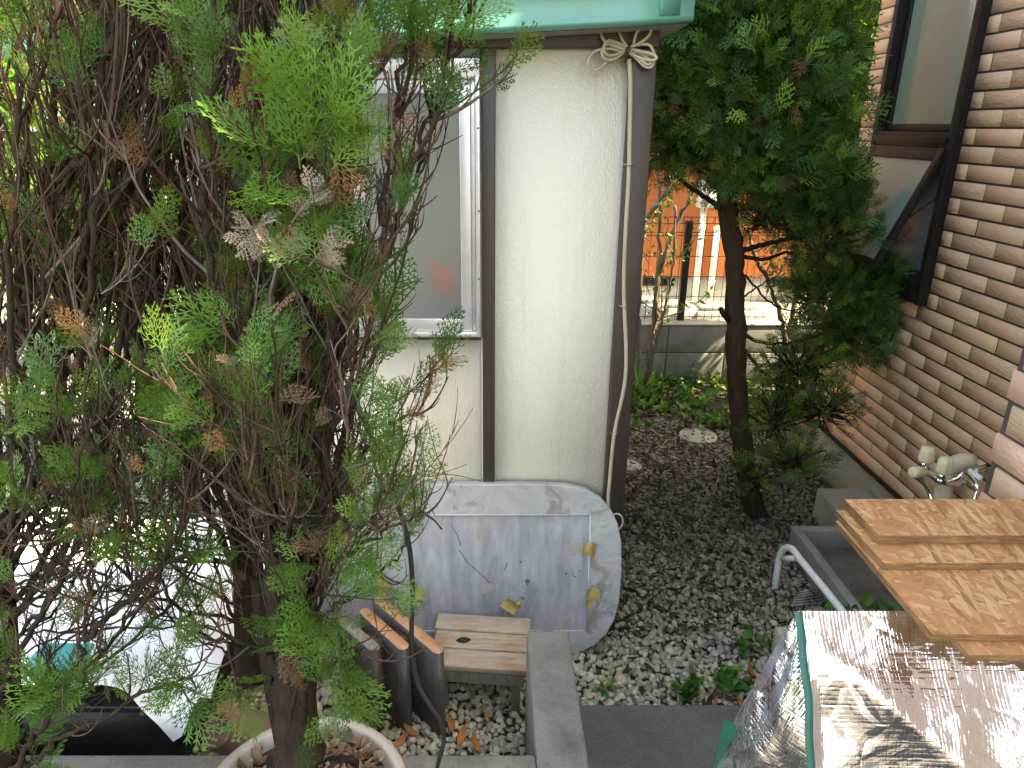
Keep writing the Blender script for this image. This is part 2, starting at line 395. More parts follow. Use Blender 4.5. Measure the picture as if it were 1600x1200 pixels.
# raised lot behind the garden wall
m = MB(); m.box((-30, 4.72, -.05), (30, 60, .40)); tag(m.build("terrain", simple("pale_yard", (.32,.31,.25), (.45,.44,.36), 6, .95, .4, 60)), kind="structure")
# concrete slab beside the block wall
XW0, XW1 = .1017, .2157      # planter wall, its far end at Y 1.586
m = MB(); m.cbox((XW1+.002, .25, -.03), (1.235, 1.588, .12), .008)
tag(m.build("pavement", MAT["dark_concrete"]), kind="structure")

m = MB(); m.box((-9, 2.06, -.02), (-1.06, 5.9, .03)); tag(m.build("patio", simple("pale_patio", (.44,.43,.40), (.55,.54,.50), 5, .9, .3, 80)), kind="structure")
# ------------------------------------------------------------------ gravel
def ico():
    import bmesh
    bm = bmesh.new(); bmesh.ops.create_icosphere(bm, subdivisions=2, radius=1)
    bm.verts.ensure_lookup_table()
    v = np.array([x.co[:] for x in bm.verts]); f = np.array([[a.index for a in p.verts] for p in bm.faces]); bm.free(); return v, f
IV, IF = ico()
def rotmats(n, rng, tilt=.4):
    a = rng.uniform(0, 2*np.pi, n); b = rng.normal(0, tilt, n); c = rng.normal(0, tilt, n)
    ca, sa, cb, sb, cc, sc_ = np.cos(a), np.sin(a), np.cos(b), np.sin(b), np.cos(c), np.sin(c)
    z = np.zeros(n); o = np.ones(n)
    Rz = np.stack([ca,-sa,z, sa,ca,z, z,z,o], -1).reshape(n,3,3)
    Rx = np.stack([o,z,z, z,cb,-sb, z,sb,cb], -1).reshape(n,3,3)
    Ry = np.stack([cc,z,sc_, z,o,z, -sc_,z,cc], -1).reshape(n,3,3)
    return Rx @ Ry @ Rz
def gravel_ok(x, y):
    ok = (y > 1.19) & (y < 4.15) & (x > -.85) & (x < 1.64)
    ok &= ~((x > XW0-.004) & (y < 1.59) & (x < 1.24))
    ok &= ~((x > 1.235) & (y < 2.57))
    ok &= ~((x < .42) & (y > 2.12))
    return ok
sp_ = .0180
gx, gy = np.meshgrid(np.arange(-.86, 1.66, sp_), np.arange(1.18, 4.2, sp_))
P = np.stack([gx.ravel(), gy.ravel()], 1)
P = np.vstack([P + RNG.uniform(-.009, .009, P.shape), P[RNG.random(len(P)) < .35] + RNG.uniform(-.01, .01, (1, 2))])
P = P[gravel_ok(P[:,0], P[:,1])]
back = np.clip((P[:,1]-3.5)/.6, 0, 1)
P = P[RNG.random(len(P)) > back*.95]
n = len(P)
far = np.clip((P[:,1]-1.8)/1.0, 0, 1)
S = np.exp(RNG.normal(0, .20, n)) * .0102
D = np.stack([S*RNG.uniform(.95,1.35,n), S*RNG.uniform(.8,1.05,n), S*RNG.uniform(.55,.8,n)], 1)
RM = rotmats(n, RNG, .35)
lump = 1 + .13*np.sin(IV[None,:,0]*RNG.uniform(1.5,3,(n,1))+RNG.uniform(0,6,(n,1))) * np.cos(IV[None,:,1]*RNG.uniform(1.5,3,(n,1))+RNG.uniform(0,6,(n,1)))
V = IV[None]*lump[:,:,None]*D[:,None,:]
V = np.einsum('nij,nkj->nki', RM, V)
V[:,:,0] += P[:,0,None]; V[:,:,1] += P[:,1,None]; V[:,:,2] += (RNG.uniform(.001,.016,n))[:,None]
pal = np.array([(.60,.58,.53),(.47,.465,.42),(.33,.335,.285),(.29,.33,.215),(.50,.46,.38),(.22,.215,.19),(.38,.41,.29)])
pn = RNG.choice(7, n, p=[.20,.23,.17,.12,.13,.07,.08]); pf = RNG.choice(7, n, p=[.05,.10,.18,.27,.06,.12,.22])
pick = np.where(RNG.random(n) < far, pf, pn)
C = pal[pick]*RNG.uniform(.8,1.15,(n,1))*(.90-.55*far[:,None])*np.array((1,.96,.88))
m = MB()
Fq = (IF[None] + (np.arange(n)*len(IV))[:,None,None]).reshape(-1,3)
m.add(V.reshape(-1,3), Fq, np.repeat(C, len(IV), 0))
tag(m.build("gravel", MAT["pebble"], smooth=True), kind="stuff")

# leaf litter between the stones
def leaf_shape(L, W, curl, n=5):
    tt = np.linspace(0, 1, n); wd = np.sin(np.pi*np.clip(tt,0.02,.98))**.8 * W
    pts = []
    for a, b in zip(tt, wd):
        z = curl*L*(a-.5)**2
        pts += [(-b, (a-.5)*L, z+b*.5), (0, (a-.5)*L, z), (b, (a-.5)*L, z+b*.5)]
    f = []
    for i in range(n-1):
        o = i*3; f += [(o, o+1, o+4, o+3), (o+1, o+2, o+5, o+4)]
    return np.array(pts), np.array(f)
LV, LF = leaf_shape(1, .2, 1.0)
def scatter(m, tmplV, tmplF, pos, size, RM, col):
    n = len(pos)
    V = np.einsum('nij,nkj->nki', RM, tmplV[None]*np.asarray(size).reshape(n,1,1)) + pos[:,None,:]
    m.add(V.reshape(-1,3), (tmplF[None] + (np.arange(n)*len(tmplV))[:,None,None]).reshape(-1, tmplF.shape[1]), np.repeat(col, len(tmplV), 0))
m = MB()
def litter(n, x0, x1, y0, y1, smin, smax, cols, z=.018, tilt=.5):
    p = np.stack([RNG.uniform(x0,x1,n), RNG.uniform(y0,y1,n), np.full(n, z)+RNG.uniform(0,.008,n)], 1)
    p = p[gravel_ok(p[:,0], p[:,1]) | (p[:,1] > 3.6)]; k = len(p)
    c = np.array(cols)[RNG.integers(0, len(cols), k)]*RNG.uniform(.7,1.25,(k,1))
    scatter(m, LV, LF, p, RNG.uniform(smin,smax,k), rotmats(k, RNG, tilt), c)
browns = [(.062,.040,.026),(.085,.055,.035),(.048,.034,.024),(.12,.082,.05)]
litter(1500, .42, 1.35, 2.0, 3.7, .014, .042, browns)
litter(900, .42, 1.64, 2.5, 4.4, .02, .05, browns+[(.25,.17,.10)])
litter(320, .2, 1.25, 1.58, 2.3, .012, .04, browns)
litter(80, -.8, .1, 1.2, 1.9, .015, .04, browns)
for (u, v, s, a) in [(706,1132,.055,.3),(722,1150,.06,-.4),(742,1163,.06,.5),(640,1143,.055,1.2),(628,1156,.05,-1.0),(760,1120,.035,.2),(1157,1100,.04,.4),(1118,1097,.035,-.6),(1135,1085,.035,1.4),(1085,1102,.03,.1),(1172,1048,.05,.2)]:
    p = gnd(u, v, .03)[None]; c = np.array([(.42,.17,.055)])*RNG.uniform(.7,1.1)
    Rz = np.array(Matrix.Rotation(a,3,'Z') @ Matrix.Rotation(.5,3,'X') @ Matrix.Rotation(RNG.uniform(-.5,.5),3,'Y'))[None]
    scatter(m, LV, LF, p, np.array([s]), Rz, c)
tag(m.build("leaf_litter", MAT["dead_leaf"]), kind="stuff")

# stone lids in the gravel
for (u, v, r, lab) in [(1090, 686, .105, "round pale concrete drain lid in the gravel left of the leaning tree trunk"), (984, 733, .06, "small round drain lid half buried in gravel at the shed corner")]:
    p = gnd(u, v, 0); m = MB()
    m.lathe([(0.0,.026),(r*.80,.027),(r*.82,.024),(r*.86,.024),(r*.88,.027),(r*.97,.026),(r,.02),(r,-.02)], 40, p)
    tag(m.build("manhole_cover", MAT["mossy"], base=p, smooth=False), lab, "drain lid")

# ------------------------------------------------------------------ low block wall (L) in the foreground
wb = thing("block_wall", (.16, 1.1, 0), "low L-shaped rough concrete block wall around the gravel corner with the stool", "low wall")
m = MB(); m.cbox((XW0, 1.06, -.04), (XW1, 1.586, .38), .007); m.build("long_arm", MAT["concrete"], wb)
m = MB(); m.cbox((-1.6, 1.062, -.04), (XW0-.001, 1.181, .379), .007); m.build("short_arm", MAT["concrete"], wb)

# ------------------------------------------------------------------ shed
SY = 2.05
shed = thing("garden_shed", (-.25, SY, 0), "cream stucco garden shed with dark brown trim and a turquoise metal roof edge", "shed")
def zx(u, v, Y=SY): p = at(u, v, Y); return p[0], p[2]
XR = .440; XL = -1.02; ZT = 1.868
wx0, wz0 = zx(330, 522); wx1, wz1 = zx(752, 522)[0], zx(700, 92)[1]
m = MB()
# front wall as pieces round the window opening, then sides and back
m.box((XL, SY+.012, 0), (wx0, SY+.10, 1.94)); m.box((wx1, SY+.012, 0), (XR-.02, SY+.10, 1.94))
m.box((wx0, SY+.012, 0), (wx1, SY+.10, wz0)); m.box((wx0, SY+.012, wz1), (wx1, SY+.10, 1.94))
m.box((XL, SY+.10, 0), (XL+.08, SY+1.3, 1.94)); m.box((XR-.10, SY+.10, 0), (XR-.02, SY+1.3, 1.94)); m.box((XL+.08, SY+1.22, 0), (XR-.10, SY+1.3, 1.94))
m.build("wall", MAT["stucco"], shed)
def trim(name, a, b, c=.003, mat="brown_metal"):
    m = MB(); m.cbox(a, b, c); return m.build(name, MAT[mat], shed)
trim("post", (zx(753,300)[0], SY-.012, .03), (zx(774,300)[0], SY+.03, ZT))
trim("post", (.372, SY-.016, .0), (XR, SY+.10, ZT))
trim("post", (XL-.01, SY-.014, 0), (XL+.05, SY+.05, ZT))
trim("beam", (XL-.005, SY-.018, ZT+.001), (XR+.002, SY+.06, 1.955))
trim("sill", (wx0-.02, SY-.024, wz0-.012), (zx(752,522)[0], SY+.03, wz0-.001))
trim("window_flashing", (wx0-.02, SY-.03, wz1+.001), (wx1, SY+.03, wz1+.024), .003, "dark_green")
# roof: slab tilted slightly, folded fascia with a rolled upper rim
def roofz(x, Y, vs=((265,78),(1083,35))):
    a = at(*vs[0], Y); b = at(*vs[1], Y); return a[2] + (x-a[0])/(b[0]-a[0])*(b[2]-a[2])
RY = SY-.13; rx0 = -1.22; rx1 = at(1083, 36, RY)[0]
za, zb_ = roofz(rx0, RY), roofz(rx1, RY)
rf = None
m = MB()
m.prism([(rx0, za+.012), (rx1, zb_+.012), (rx1, zb_+.155), (rx0, za+.155)], RY+.02, SY+1.45)
rf = m.build("roof", MAT["green_metal"], shed)
m = MB()
prof = [(RY+.012, 0), (RY, .004), (RY-.002, .014), (RY, .018), (RY, .13), (RY-.012, .135), (RY-.018, .147), (RY-.010, .158), (RY+.019, .158), (RY+.019, 0)]
vs = []; k = len(prof); nx = 12
for i in range(nx+1):
    x = rx0 + (rx1-rx0)*i/nx; z = za + (zb_-za)*i/nx
    vs += [(x, py, z+pz) for py, pz in prof]
fs = [(i*k+j, (i+1)*k+j, (i+1)*k+(j+1)%k, i*k+(j+1)%k) for i in range(nx) for j in range(k)] + [tuple(range(k)), tuple(range(nx*k, nx*k+k))[::-1]]
m.add(vs, fs)
# seam lap near the right end
xs_ = at(1030, 20, RY)[0]; zs_ = za + (zb_-za)*(xs_-rx0)/(rx1-rx0)
m.box((xs_, RY-.003, zs_+.02), (xs_+.05, RY-.0005, zs_+.128))
m.build("fascia", MAT["green_metal"], rf)
m = MB(); m.prism([(rx0+.01, za-.002), (rx1-.005, zb_-.002), (rx1-.005, zb_+.010), (rx0+.01, za+.010)], RY+.021, SY+1.42); m.build("soffit", MAT["eave"], rf)
# window: two sliding sashes in an aluminium frame
win = thing("window", (0,0,0), None, None); win.parent = shed; win.location = (0, 0, 0)
def wbox(name, u0, v0, u1, v1, y0, y1, mat="aluminium", par=None, c=.002):
    p = at(u0, v0, SY); q = at(u1, v1, SY); m = MB()
    vm = (v0+v1)/2; xa, xb = at(u0, vm, SY)[0], at(u1, vm, SY)[0]
    m.cbox((xa, y0, q[2]), (xb, y1, p[2]), c); return m.build(name, MAT[mat], par or win)
wbW = lambda nm, xa, xb, za_, zb2, y0, y1, mat="aluminium", c=.002: (lambda m: (m.cbox((xa,y0,za_),(xb,y1,zb2),c), m.build(nm, MAT[mat], win))[1])(MB())
fx0, fx1 = wx0+.001, wx1-.001
wbW("frame", fx1-.012, fx1, wz0, wz1, SY-.034, SY+.05); wbW("frame", fx0, fx0+.012, wz0, wz1, SY-.034, SY+.05)
wbW("frame", fx0+.0121, fx1-.0121, wz0, wz0+.014, SY-.033, SY+.05); wbW("frame", fx0+.0121, fx1-.0121, wz1-.05, wz1, SY-.033, SY+.05)
sx1 = zx(736, 300)[0]; sx0 = zx(556, 300)[0]; b_z = wz0+.0145; t_z = wz1-.0505
wbW("stile", sx1-.030, sx1, b_z, t_z, SY-.022, SY-.002); wbW("stile", sx0, sx0+.030, b_z, t_z, SY-.022, SY-.002)
wbW("stile", sx1+.0005, fx1-.0125, b_z, t_z, SY-.012, SY+.02)
wbW("rail", sx0+.0301, sx1-.0301, b_z, b_z+.038, SY-.021, SY-.003); wbW("rail", sx0+.0301, sx1-.0301, t_z-.035, t_z, SY-.021, SY-.003)
wbW("pane", sx0+.0302, sx1-.0302, b_z+.0381, t_z-.0351, SY-.014, SY-.009, "frosted", .0005)
wbW("stile", fx0+.0125, fx0+.042, b_z, t_z, SY+.004, SY+.024); wbW("stile", sx0-.004, sx0+.022, b_z, t_z, SY+.004, SY+.024)
wbW("rail", fx0+.0421, sx0-.0041, b_z, b_z+.038, SY+.005, SY+.023); wbW("rail", fx0+.0421, sx0-.0041, t_z-.035, t_z, SY+.005, SY+.023)
wbW("pane", fx0+.0422, sx0-.0042, b_z+.0381, t_z-.0351, SY+.012, SY+.017, "frosted", .0005)
m = MB(); p0 = at(655, 124, SY-.023); m.cbox((p0[0]-.006, SY-.0235, p0[2]-.006), (p0[0]+.014, SY-.0215, p0[2]+.005), .0004); m.build("sticker", MAT["yellow"], win)
scm = simple("rusty_screw", (.20,.09,.03), (.3,.15,.06), 30, .6, 0, metal=.4)
for (u, v) in [(747, 200), (748, 436), (682, 524), (620, 523), (748, 330)]:
    p = at(u, v, SY-.035); m = MB(); m.lathe([(0,.0016),(.0025,.001),(.003,-.001)], 10, p, Matrix.Rotation(math.pi/2,3,'X')); m.build("screw", scm, win)
# room behind the frosted panes and things stored in it
trimroom = MB(); trimroom.box((XL+.09, SY+.55, .02), (XR-.11, SY+.6, 1.93)); trimroom.build("inner_wall", MAT["room"], shed)
rb = thing("red_card", at(692, 430, SY+.05), "red card seen blurred behind the frosted shed window", "card")
m = MB()
q = [at(672, 404, SY), at(712, 426, SY), at(712, 470, SY), at(672, 446, SY)]
m.prism([(a[0], a[2]) for a in q], SY-.003, SY+.003); m.build("face", MAT["red_board"], rb)
bb = thing("blue_case", at(690, 490, SY+.07), "grey blue case seen blurred low behind the frosted shed window", "case")
m = MB(); a = at(668, 455, SY+.07); b = at(730, 500, SY+.07); m.cbox((a[0], SY+.085, b[2]), (b[0]+.03, SY+.15, a[2]), .006); m.build("body", MAT["blue_board"], bb)

# ------------------------------------------------------------------ cream cable on the corner post
def smooth_curve(ctrl, n=12):
    c = np.asarray(ctrl, float); c = np.vstack([2*c[0]-c[1], c, 2*c[-1]-c[-2]]); out = []
    for i in range(1, len(c)-2):
        for t_ in np.linspace(0, 1, n, endpoint=False):
            a, b, cc, d = c[i-1], c[i], c[i+1], c[i+2]
            out.append(.5*((2*b) + (-a+cc)*t_ + (2*a-5*b+4*cc-d)*t_**2 + (-a+3*b-3*cc+d)*t_**3))
    out.append(c[-2]); return np.array(out)
cb = thing("power_cable", at(985, 100, SY-.03), "cream cable tied in a bow under the eave and running down the shed corner post", "cable")
CY = SY-.026; cr = .0058
def cpath(pts, dy=None):
    return smooth_curve([at(u, v, CY - (dy[i] if dy else 0)) for i, (u, v) in enumerate(pts)], 10)
m = MB()
m.tube(cpath([(983,92),(985,130),(984,200),(982,280),(978,350),(975,420),(975,470),(978,540),(977,590),(970,630),(962,665),(957,700),(953,745),(950,785),(952,806)]), cr, 8)
m.tube(cpath([(952,800),(956,826),(964,829),(971,822),(973,812),(968,804),(960,804),(954,815)], [.0,.0,.004,.006,.006,.004,.002,.0]), cr*.55, 6)
loops = [
 [(978,78),(955,90),(935,108),(921,105),(920,92),(930,80),(950,76),(978,82)],
 [(978,76),(955,68),(942,75),(941,86),(948,93),(960,92),(978,80)],
 [(980,74),(962,66),(950,64),(944,72),(945,82),(955,87),(980,79)],
 [(981,76),(1000,80),(1018,84),(1026,90),(1020,94),(1005,92),(981,82)],
 [(981,80),(995,92),(1008,104),(1018,104),(1021,94),(1012,84),(981,74)],
 [(981,80),(994,88),(1010,100),(1017,98),(1008,88),(981,77)],
 [(981,75),(1000,70),(1014,70),(1020,78),(1021,86),(1000,82),(981,80)],
 [(981,74),(995,70),(1012,58),(1018,46),(1012,40),(1002,43),(994,54),(990,70)],
]
for i, lp in enumerate(loops):
    k = len(lp); m.tube(cpath(lp, [.004+.016*math.sin(math.pi*j/(k-1))+.004*(i%4) for j in range(k)]), cr*.66, 8)
m.tube(cpath([(940,36),(938,48),(942,60),(949,68),(965,74),(980,78)], [-.01,0,.01,.012,.012,.01]), cr*.66, 8)
m.tube(cpath([(961,36),(967,48),(972,62),(980,74)], [-.01,.0,.01,.014]), cr*.66, 8)
m.build("cord", MAT["cable"], cb, smooth=True)
m = MB(); m.tube(cpath([(983,70),(984,76),(981,84),(979,90),(976,98)], [.030,.034,.032,.026,.020]), .003, 6); m.tube(smooth_curve([at(984,71,CY-.028), at(979,78,CY-.03), at(978,88,CY-.026)],6), .003, 6); m.build("cable_tie", MAT["black_plastic"], cb)
for (u, v) in [(983,257),(974,478),(960,677)]:
    m = MB(); p = at(u, v, CY); m.tube(smooth_curve([p+(-.013,.012,0), p+(-.007,-.006,0), p+(0,-.0085,0), p+(.007,-.006,0), p+(.013,.012,0)],5), .0022, 6); m.build("clip", MAT["clip"], cb)

# ------------------------------------------------------------------ oval table top leaning on the shed
TZ1 = .60; TB = np.array((0., SY-.135, 0.)); TT = np.array((0., SY-.036, TZ1))
tdir = nrm(TT-TB); tl = np.linalg.norm(TT-TB); tn = np.array((0., -tdir[2], tdir[1]))
tx0, tx1 = -.78, .434
tab = thing("table_top", ((tx0+tx1)/2, TB[1], 0), "weathered grey table top with rounded ends leaning upside down on the shed wall", "table top")
def tp(x, s, o=0.0): return TB + np.array((x,0,0)) + tdir*s + tn*o
def outline(n=14):
    """rounded rectangle: straight long sides, large elliptic ends"""
    pts = []; rx, ry = .27, tl/2
    for cx, a0 in ((tx1-rx, -90), (tx0+rx, 90)):
        for i in range(n+1):
            a = math.radians(a0 + 180*i/n); e = .70
            pts.append((cx + rx*math.copysign(abs(math.cos(a))**e, math.cos(a)), tl/2 + ry*math.copysign(abs(math.sin(a))**e, math.sin(a))))
    return pts
ol = outline(); k = len(ol)
IX0, IX1, IS0, IS1 = -.70, zx(920,900,SY-.09)[0], .095, .505
m = MB()
ring_ = []
cxm, csm = (tx0+tx1)/2, tl/2
def inset(p, d):
    q = np.array(p); c = np.array((np.clip(q[0], IX0+.1, IX1-.1), csm)); v = c-q; return q + v/np.linalg.norm(v)*d
layers = [([p for p in ol], -.030), ([p for p in ol], -.004), ([inset(p, .004) for p in ol], 0.0)]
for pts, o in layers: ring_.append([tp(p[0], p[1], o) for p in pts])
for i in range(len(layers)-1): m.add(ring_[i]+ring_[i+1], [(j, (j+1)%k, k+(j+1)%k, k+j) for j in range(k)])
# front: ring from outline to the recess rectangle
rect = []
for p in layers[-1][0]:
    q = np.array((np.clip(p[0], IX0, IX1), np.clip(p[1], IS0, IS1)))
    rect.append(q)
cor = [(IX1,IS0),(IX1,IS1),(IX0,IS1),(IX0,IS0)]
m.add(ring_[-1] + [tp(q[0], q[1], 0) for q in rect], [(j, (j+1)%k, k+(j+1)%k, k+j) for j in range(k)])
m.add([tp(q[0], q[1], 0) for q in rect] + [tp(q[0], q[1], -.008) for q in rect], [(j, (j+1)%k, k+(j+1)%k, k+j) for j in range(k)])
m.add(ring_[0], [tuple(range(k))])
m.build("border", MAT["border"], tab)
m = MB(); m.grid(np.array([[tp(x, s, -.0075) for s in np.linspace(IS0-.001, IS1+.001, 8)] for x in np.linspace(IX0-.001, IX1+.001, 16)])); m.build("panel", MAT["panel"], tab)
m = MB(); lip = .004
for a, b in (((IX0,IS1),(IX1,IS1)), ((IX1,IS0),(IX1,IS1))):
    m.tube([tp(*a, .0005), tp(*b, .0005)], .0022, 5)
m.build("bead", simple("pale_bead", (.55,.55,.55), (.65,.65,.65), 10, .5, 0), tab)
def on_table(u, v):
    """intersection of photo ray with the table plane -> (x, s)"""
    p0 = np.array((0,0,CAMZ)); d = at(u, v, 1.0) - p0
    tt = ((TB - p0) @ tn)/(d @ tn); q = p0 + d*tt
    return q[0], (q-TB) @ tdir
def tape(poly, lift):
    P = [on_table(*p) for p in poly]; n0 = 7
    a, b, c, d = [np.array(x) for x in P]; g = []
    for i in range(n0):
        row = []
        for j in range(n0):
            s_, r_ = i/(n0-1), j/(n0-1)
            q = (a*(1-s_)+b*s_)*(1-r_) + (d*(1-s_)+c*s_)*r_
            row.append(tp(q[0], q[1], .0015 + lift*(abs(s_-.5)*2)**2 + .0015*math.sin(7*s_+5*r_)))
        g.append(row)
    m = MB(); m.grid(np.array(g)); m.build("tape", MAT["tape"], tab)
for poly, lf in [([(911,846),(925,847),(923,868),(909,866)], .012), ([(922,848),(930,848),(927,868),(921,868)], .022), ([(917,917),(936,918),(937,938),(915,936)], .015), ([(918,930),(926,930),(923,952),(915,946)], .01),
              ([(781,944),(794,933),(815,946),(802,959)], .010), ([(806,942),(815,930),(820,933),(809,947)], .008), ([(645,920),(664,919),(664,938),(646,940)], .010), ([(590,905),(608,904),(612,926),(595,932)], .012), ([(415,898),(432,890),(430,915),(418,918)], .012)]:
    tape(poly, lf)
faint = simple("tape_residue", (.33,.31,.27), (.38,.36,.31), 40, .7, .2, 90)
m = MB()
for poly in [[(742,833),(756,826),(761,836),(747,845)], [(753,916),(770,913),(773,924),(754,929)], [(793,915),(804,913),(807,922),(795,927)], [(888,852),(908,848),(908,866),(890,872)], [(880,970),(893,965),(893,978),(882,982)]]:
    m = MB(); m.add([tp(*on_table(*p), -.0066) for p in poly], [(0,1,2,3)]); m.build("tape_residue", faint, tab)
scf = simple("scuff_mark", (.10,.10,.10), (.16,.155,.15), 40, .7, 0)
for (u, v, r) in [(885,898,.0042),(906,894,.003),(824,911,.009),(873,957,.002),(858,807,.002),(814,880,.004)]:
    x, s = on_table(u, v); m = MB(); m.add([tp(x+r*math.cos(a)*(.8+.3*math.sin(3*a)), s+r*math.sin(a)*1.3, -.0065) for a in np.linspace(0, 2*math.pi, 10, endpoint=False)], [tuple(range(10))]); m.build("stain", scf, tab)
for pts in [[(705,822),(715,838),(720,855)], [(718,862),(730,880),(755,902),(765,912)], [(793,880),(788,893)], [(895,896),(895,901),(900,903)]]:
    m = MB(); m.tube([tp(*on_table(*p), -.0072) for p in pts], .0013, 4); m.build("scratch", scf, tab)

# ------------------------------------------------------------------ wooden stool
q = gnd(752, 1006, .18); BX, BY = q[0], q[1]-.0
Mb = Matrix.Translation((BX, 1.775, 0)) @ Matrix.Rotation(math.radians(-5.5), 4, 'Z')
st = thing("wooden_stool", (BX, 1.775, 0), "small weathered slatted wooden stool on the gravel behind the block wall", "stool")
W2, D2, SZ = .150, .118, .188
for i in range(3):
    y0 = -D2 + i*(2*D2+.006)/3; m = MB()
    sh = (.000, .004, -.003)[i]
    m.cbox((-W2+sh, y0, SZ-.020), (W2+sh*.5, y0+2*D2/3-.004, SZ), .004, None, Mb); m.build("slat", MAT["bench"], st)
for y in (-D2+.008, D2-.028):
    m = MB(); m.cbox((-W2+.022, y, SZ-.068), (W2-.012, y+.02, SZ-.0205), .002, None, Mb); m.build("apron", MAT["grey_wood"], st)
for x in (-W2+.03, W2-.05):
    for y in (-D2+.030, D2-.056):
        m = MB(); m.cbox((x, y, -.005), (x+.026, y+.026, SZ-.0207), .002, None, Mb); m.build("leg", MAT["grey_wood"], st)
m = MB(); m.add((np.array([(-.055+.022*math.cos(a)*(1+.2*math.sin(2*a)), -.005+.014*math.sin(a), SZ+.0006) for a in np.linspace(0,2*math.pi,18,endpoint=False)]) @ np.array(Mb)[:3,:3].T + np.array(Mb)[:3,3]), [tuple(range(18))]); m.build("burn_mark", MAT["black_plastic"], st)

# ------------------------------------------------------------------ ribbed dark block with three fins
FZ = .313
fin_pts = [(gnd(690,1018,FZ), gnd(588,932,FZ)), (gnd(635,1012,FZ), gnd(566,950,FZ)), (gnd(590,1014,FZ), gnd(528,962,FZ))]
ctr = np.mean([p for f in fin_pts for p in f], 0); ctr[2] = 0
fb = thing("edging_block", ctr, "dark brown block of three upright fins with worn tan top edges beside the stool", "edging block")
for i, (a, b) in enumerate(fin_pts):
    a = a.copy(); b = b.copy(); a[2] = b[2] = 0
    d = nrm(b-a); pn_ = np.array((-d[1], d[0], 0)); L = np.linalg.norm(b-a); th = .0165
    def capsule(r, inset_=0.0):
        pts = []
        for k_ in range(9): an = -math.pi/2 + math.pi*k_/8; pts.append((L-r + (r-inset_)*math.cos(an), (r-inset_)*math.sin(an)))
        for k_ in range(9): an = math.pi/2 + math.pi*k_/8; pts.append((r + (r-inset_)*math.cos(an), (r-inset_)*math.sin(an)))
        return pts
    rings = [(capsule(th), 0.0), (capsule(th), FZ-.004)]
    m = MB(); vv = []
    for pts, z in rings: vv += [a + d*x + pn_*y + np.array((0,0,z)) for x, y in pts]
    n_ = 18; m.add(vv, [(j,(j+1)%n_,n_+(j+1)%n_,n_+j) for j in range(n_)] + [tuple(range(n_,2*n_))]); fo = m.build("fin", MAT["fin"], fb)
    m = MB(); vv = []
    for pts, z in ((capsule(th), FZ-.0039), (capsule(th, .003), FZ), ): vv += [a + d*x + pn_*y + np.array((0,0,z)) for x, y in pts]
    m.add(vv, [(j,(j+1)%n_,n_+(j+1)%n_,n_+j) for j in range(n_)] + [tuple(range(n_,2*n_))]); m.build("worn_edge", MAT["fin_edge"] if i < 2 else MAT["grey_wood"], fo)
def mid(i, t_): a, b = fin_pts[i]; p = a*(1-t_)+b*t_; return p
for i, (t0, t1) in enumerate([(.42,.40),(.45,.45)]):
    a, b = mid(i, t0), mid(i+1, t1); d = nrm(b-a); pn_ = np.array((-d[1], d[0], 0)); m = MB(); vv = []
    for z in (0, FZ-.02):
        for p, s_ in ((a+d*.014, 1), (a+d*.014, -1), (b-d*.014, -1), (b-d*.014, 1)): vv.append(np.array((p[0],p[1],z)) + pn_*.022*s_)
    m.add(vv, [(4,5,6,7),(0,1,5,4),(1,2,6,5),(2,3,7,6),(3,0,4,7)]); m.build("web", MAT["fin"], fb)

# ------------------------------------------------------------------ black cord hanging from the tree
cd = thing("extension_cable", at(560, 620, .86), "thick black cord with a plug hanging from the conifer down past the fins", "cord")
m = MB(); m.tube(smooth_curve([at(u, v, Y) for u, v, Y in [(556,632,.86),(575,672,.86),(592,705,.86),(612,760,.86),(630,815,.86),(641,865,.86),(645,930,.86),(643,985,.86),(646,1035,.86),(656,1075,.86),(676,1108,.86),(690,1130,.86),(693,1160,.86),(684,1195,.86),(676,1240,.86)]], 8), .0036, 8); m.build("cord", MAT["black_plastic"], cd, smooth=True)
m = MB(); p = at(550, 619, .86); Mr = Matrix.Translation(p) @ Matrix.Rotation(.35, 4, 'Y'); m.cbox((-.009,-.008,-.013),(.009,.008,.013), .004, None, Mr); m.build("plug", MAT["black_plastic"], cd)
m = MB(); m.tube([at(553,606,.86), at(557,596,.862), at(566,590,.864)], [.005,.004,.004], 6); m.build("hook", MAT["black_plastic"], cd)

